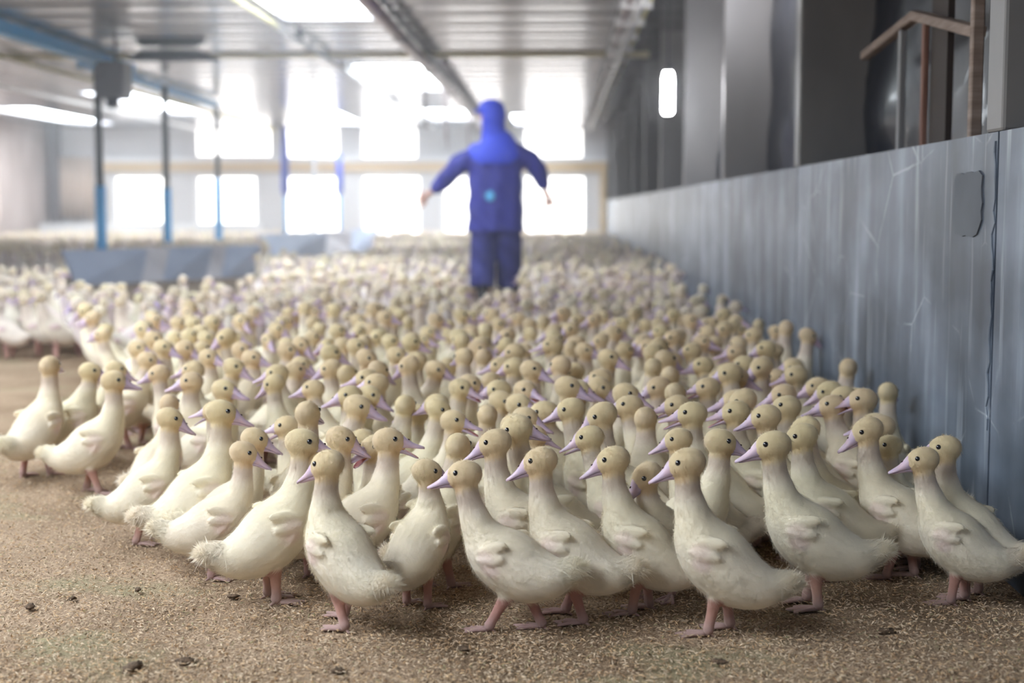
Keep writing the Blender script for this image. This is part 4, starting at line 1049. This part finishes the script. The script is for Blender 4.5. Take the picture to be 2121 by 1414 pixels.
# face turned left: nose, brow, chin, ears
fd = Vector((-.88, .47, 0)).normalized(); sd = Vector((-fd.y, fd.x, 0))
for (a, s_, z, r_) in ((.098, 0, -.015, (.020, .014, .022)), (.085, .0, -.085, (.028, .028, .022)), (.088, .032, .018, (.012, .016, .009)), (.088, -.032, .018, (.012, .016, .009)), (.092, 0, -.052, (.012, .024, .008)), (0, .082, -.01, (.018, .010, .030)), (0, -.082, -.01, (.018, .010, .030))):
    v, f = ellipsoid(head+fd*a+sd*s_+Vector((0, 0, z)), r_, rotm(math.degrees(math.atan2(fd.y, fd.x))), 10, 7); bm.add(v, f)
def hand(wr, el, side):
    d = (wr-el).normalized(); across = d.cross(Vector((0, 1, 0))).normalized(); palm_n = d.cross(across)
    d = d*1.3; across = across*1.3; palm_n = palm_n*1.3; c = wr
    chains = []
    v, f = skin_chain([wr-d*.02, wr+d*.02, wr+d*.085], [(0,1),(1,2)], [(.034,.030),(.042,.022),(.050,.018)]); bm.add(v, f)
    for k, (o_, l_) in enumerate(((-.030, .070), (-.010, .080), (.010, .075), (.030, .060))):
        p0 = wr + d*.080 + across*o_; p1 = p0 + d*l_*.45 + across*o_*.15 + palm_n*.006; p2 = p1 + d*l_*.30 + palm_n*.012; p3 = p2 + d*l_*.22 + palm_n*.016
        v, f = skin_chain([p0-d*.02, p0, p1, p2, p3], [(0,1),(1,2),(2,3),(3,4)], [.0115,.011,.0105,.0095,.008], 0, 1); bm.add(v, f)
    p0 = wr + d*.030 - across*.026*side; p1 = p0 + d*.030 - across*.028*side + palm_n*.008; p2 = p1 + d*.030 - across*.010*side + palm_n*.01
    v, f = skin_chain([p0, p1, p2], [(0,1),(1,2)], [.013,.011,.008], 0, 1); bm.add(v, f)
hand(Lwr, Lel, 1); hand(Rwr, Rel, -1)
me = remesh(bm.v, bm.f, .0065, 3); me.name = 'person_body'; me.materials.append(skin)
for p in me.polygons: p.use_smooth = True; p.material_index = 0
link('body', me, wk)
# eyes
for s_ in (.034, -.034):
    v, f = ellipsoid((0, 0, 0), (.011, .011, .011), None, 10, 8); link('eye', new_mesh('eye', v, f, [M['eye']], None, True), wk, head+fd*.086+sd*s_+Vector((0, 0, .004)))
# jacket: trunk, skirt and sleeves as one cloth
jb = MB()
sho = (Lsh+Rsh)/2
rows = [(pel.x+.0, .0, .60, .145, .245), (pel.x, .0, .74, .150, .240), (pel.x, 0, .95, .150, .232), (chest.x, 0, 1.12, .150, .235), (chest.x, 0, 1.24, .145, .238), (chest.x, 0, sho.z+.0, .120, .215), (chest.x, 0, sho.z+.07, .085, .13), (neck.x, 0, neck.z+.02, .075, .085)]
jb.add(*loft(rows, 3, 28, (1, 0, 0)))
for (sh_, el, wr) in ((Lsh, Lel, Lwr), (Rsh, Rel, Rwr)):
    inn = Vector((chest.x*.5+sh_.x*.5, 0, sh_.z-.01))
    v, f = skin_chain([inn, sh_, sh_.lerp(el, .5), el, el.lerp(wr, .55), wr-(wr-el).normalized()*.01], [(i, i+1) for i in range(5)], [.095, .104, .096, .082, .072, .060], 1); jb.add(v, f)
me = remesh(jb.v, jb.f, .011, 6); me.materials.append(bl)
rr = np.random.RandomState(2); A = np.empty(len(me.vertices)*3, 'f'); me.vertices.foreach_get('co', A); A = A.reshape(-1, 3)
A[:, 1] += .010*np.sin(A[:, 0]*38+A[:, 2]*14)*np.cos(A[:, 2]*17) ; A[:, 0] += .006*np.sin(A[:, 2]*31+A[:, 0]*9); me.vertices.foreach_set('co', A.ravel())
for p in me.polygons: p.use_smooth = True
jk = link('jacket', me, wk); jk.name = 'jacket'
# shoulder cape, back logo
cb = MB(); cb.add(*loft([(chest.x, -.012, 1.17, .152, .20), (chest.x, -.010, 1.24, .156, .232), (chest.x, -.008, sho.z+.018, .140, .228), (chest.x, -.005, sho.z+.085, .108, .165), (neck.x, 0, neck.z+.03, .085, .09)], 3, 28, (1, 0, 0)))
link('cape', new_mesh('cape', cb.v, cb.f, [bl_l], cb.m, True), wk)
lo = px3(1017, 406)-base; v, f = ellipsoid((0, 0, 0), (.038, .004, .045), None, 16, 6); ob = link('back_emblem', new_mesh('emblem', v, f, [mat('emblem_pale', (.10, .42, .75), .5)], None, True), jk, (lo.x, -.163, lo.z)); ob['label'] = 'small pale blue emblem'
# trousers
tb = MB(); tb.add(*loft([(pel.x, 0, .72, .115, .185), (pel.x, 0, .86, .13, .19), (pel.x, 0, .98, .12, .18)], 3, 24, (1, 0, 0)))
for (hp_, kn, an) in ((Lhip, Lk, La), (Rhip, Rk, Ra)):
    tb.add(*loft([(hp_.x, hp_.y, .86, .12, .115), (hp_.x*.6+kn.x*.4, kn.y*.4, .70, .115, .112), (kn.x, kn.y-.01, .48, .105, .112), (kn.x*.4+an.x*.6, kn.y*.4+an.y*.6, .28, .10, .112), (an.x, an.y, .13, .10, .110)], 3, 20, (1, 0, 0)))
me = remesh(tb.v, tb.f, .011, 4); me.materials.append(bl_t)
A = np.empty(len(me.vertices)*3, 'f'); me.vertices.foreach_get('co', A); A = A.reshape(-1, 3); A[:, 1] += .008*np.sin(A[:, 2]*30+A[:, 0]*20); me.vertices.foreach_set('co', A.ravel())
for p in me.polygons: p.use_smooth = True
link('trousers', me, wk)
for an, yw in ((La, 4), (Ra, -4)):
    v, f = loft([(an.x, an.y-.045, .035, .040, .042), (an.x, an.y-.01, .045, .045, .046), (an.x, an.y+.08, .038, .036, .046), (an.x, an.y+.15, .026, .024, .040), (an.x, an.y+.19, .018, .012, .02)], 3, 16, (1, 0, 0)); b_ = MB(); b_.add(v, f)
    b_.add(*loft([(an.x, an.y, .03, .05, .046), (an.x, an.y, .12, .052, .05), (an.x, an.y, .22, .056, .054)], 2, 16, (1, 0, 0))); b_.build('boot', rub, wk, True)
# hood over the head, open toward the face, cap with a peak, white mask
hb = MB(); hb.add(*ellipsoid(head-fd*.020+Vector((0, 0, .004)), (.112, .104, .140), rotm(math.degrees(math.atan2(fd.y, fd.x))), 24, 16))
hb.add(*loft([(neck.x+.02, -.01, neck.z-.045, .115, .14), (neck.x+.015, 0, neck.z+.03, .095, .112), (head.x+.012, -.005, head.z-.05, .09, .100)], 3, 20, (1, 0, 0)))
me = remesh(hb.v, hb.f, .010, 6); bmh = bmesh_ = None
import bmesh
bmh = bmesh.new(); bmh.from_mesh(me)
kill = [v for v in bmh.verts if (v.co-head).dot(fd) > .045 and -.12 < v.co.z-head.z < .055]
bmesh.ops.delete(bmh, geom=kill, context='VERTS'); bmh.to_mesh(me); bmh.free()
me.materials.append(bl_l)
for p in me.polygons: p.use_smooth = True
ho = link('hood', me, wk); ho.modifiers.new('s', 'SOLIDIFY').thickness = .008
cb = MB(); an_ = math.degrees(math.atan2(fd.y, fd.x)); cb.add(*ellipsoid(head+Vector((0, 0, .055))-fd*.005, (.116, .106, .092), rotm(an_), 20, 12))
cb.add(*loft([tuple(head+fd*.06+Vector((0, 0, .060)))+(.010, .080), tuple(head+fd*.125+Vector((0, 0, .048)))+(.008, .075), tuple(head+fd*.165+Vector((0, 0, .036)))+(.004, .045)], 3, 16, tuple(sd)))
cb.build('cap', bl_l, wk, True)
v, f = ellipsoid(head+fd*.072+Vector((0, 0, -.052)), (.040, .058, .050), rotm(an_), 16, 10); link('face_mask', new_mesh('face_mask', v, f, [maskm], None, True), wk)
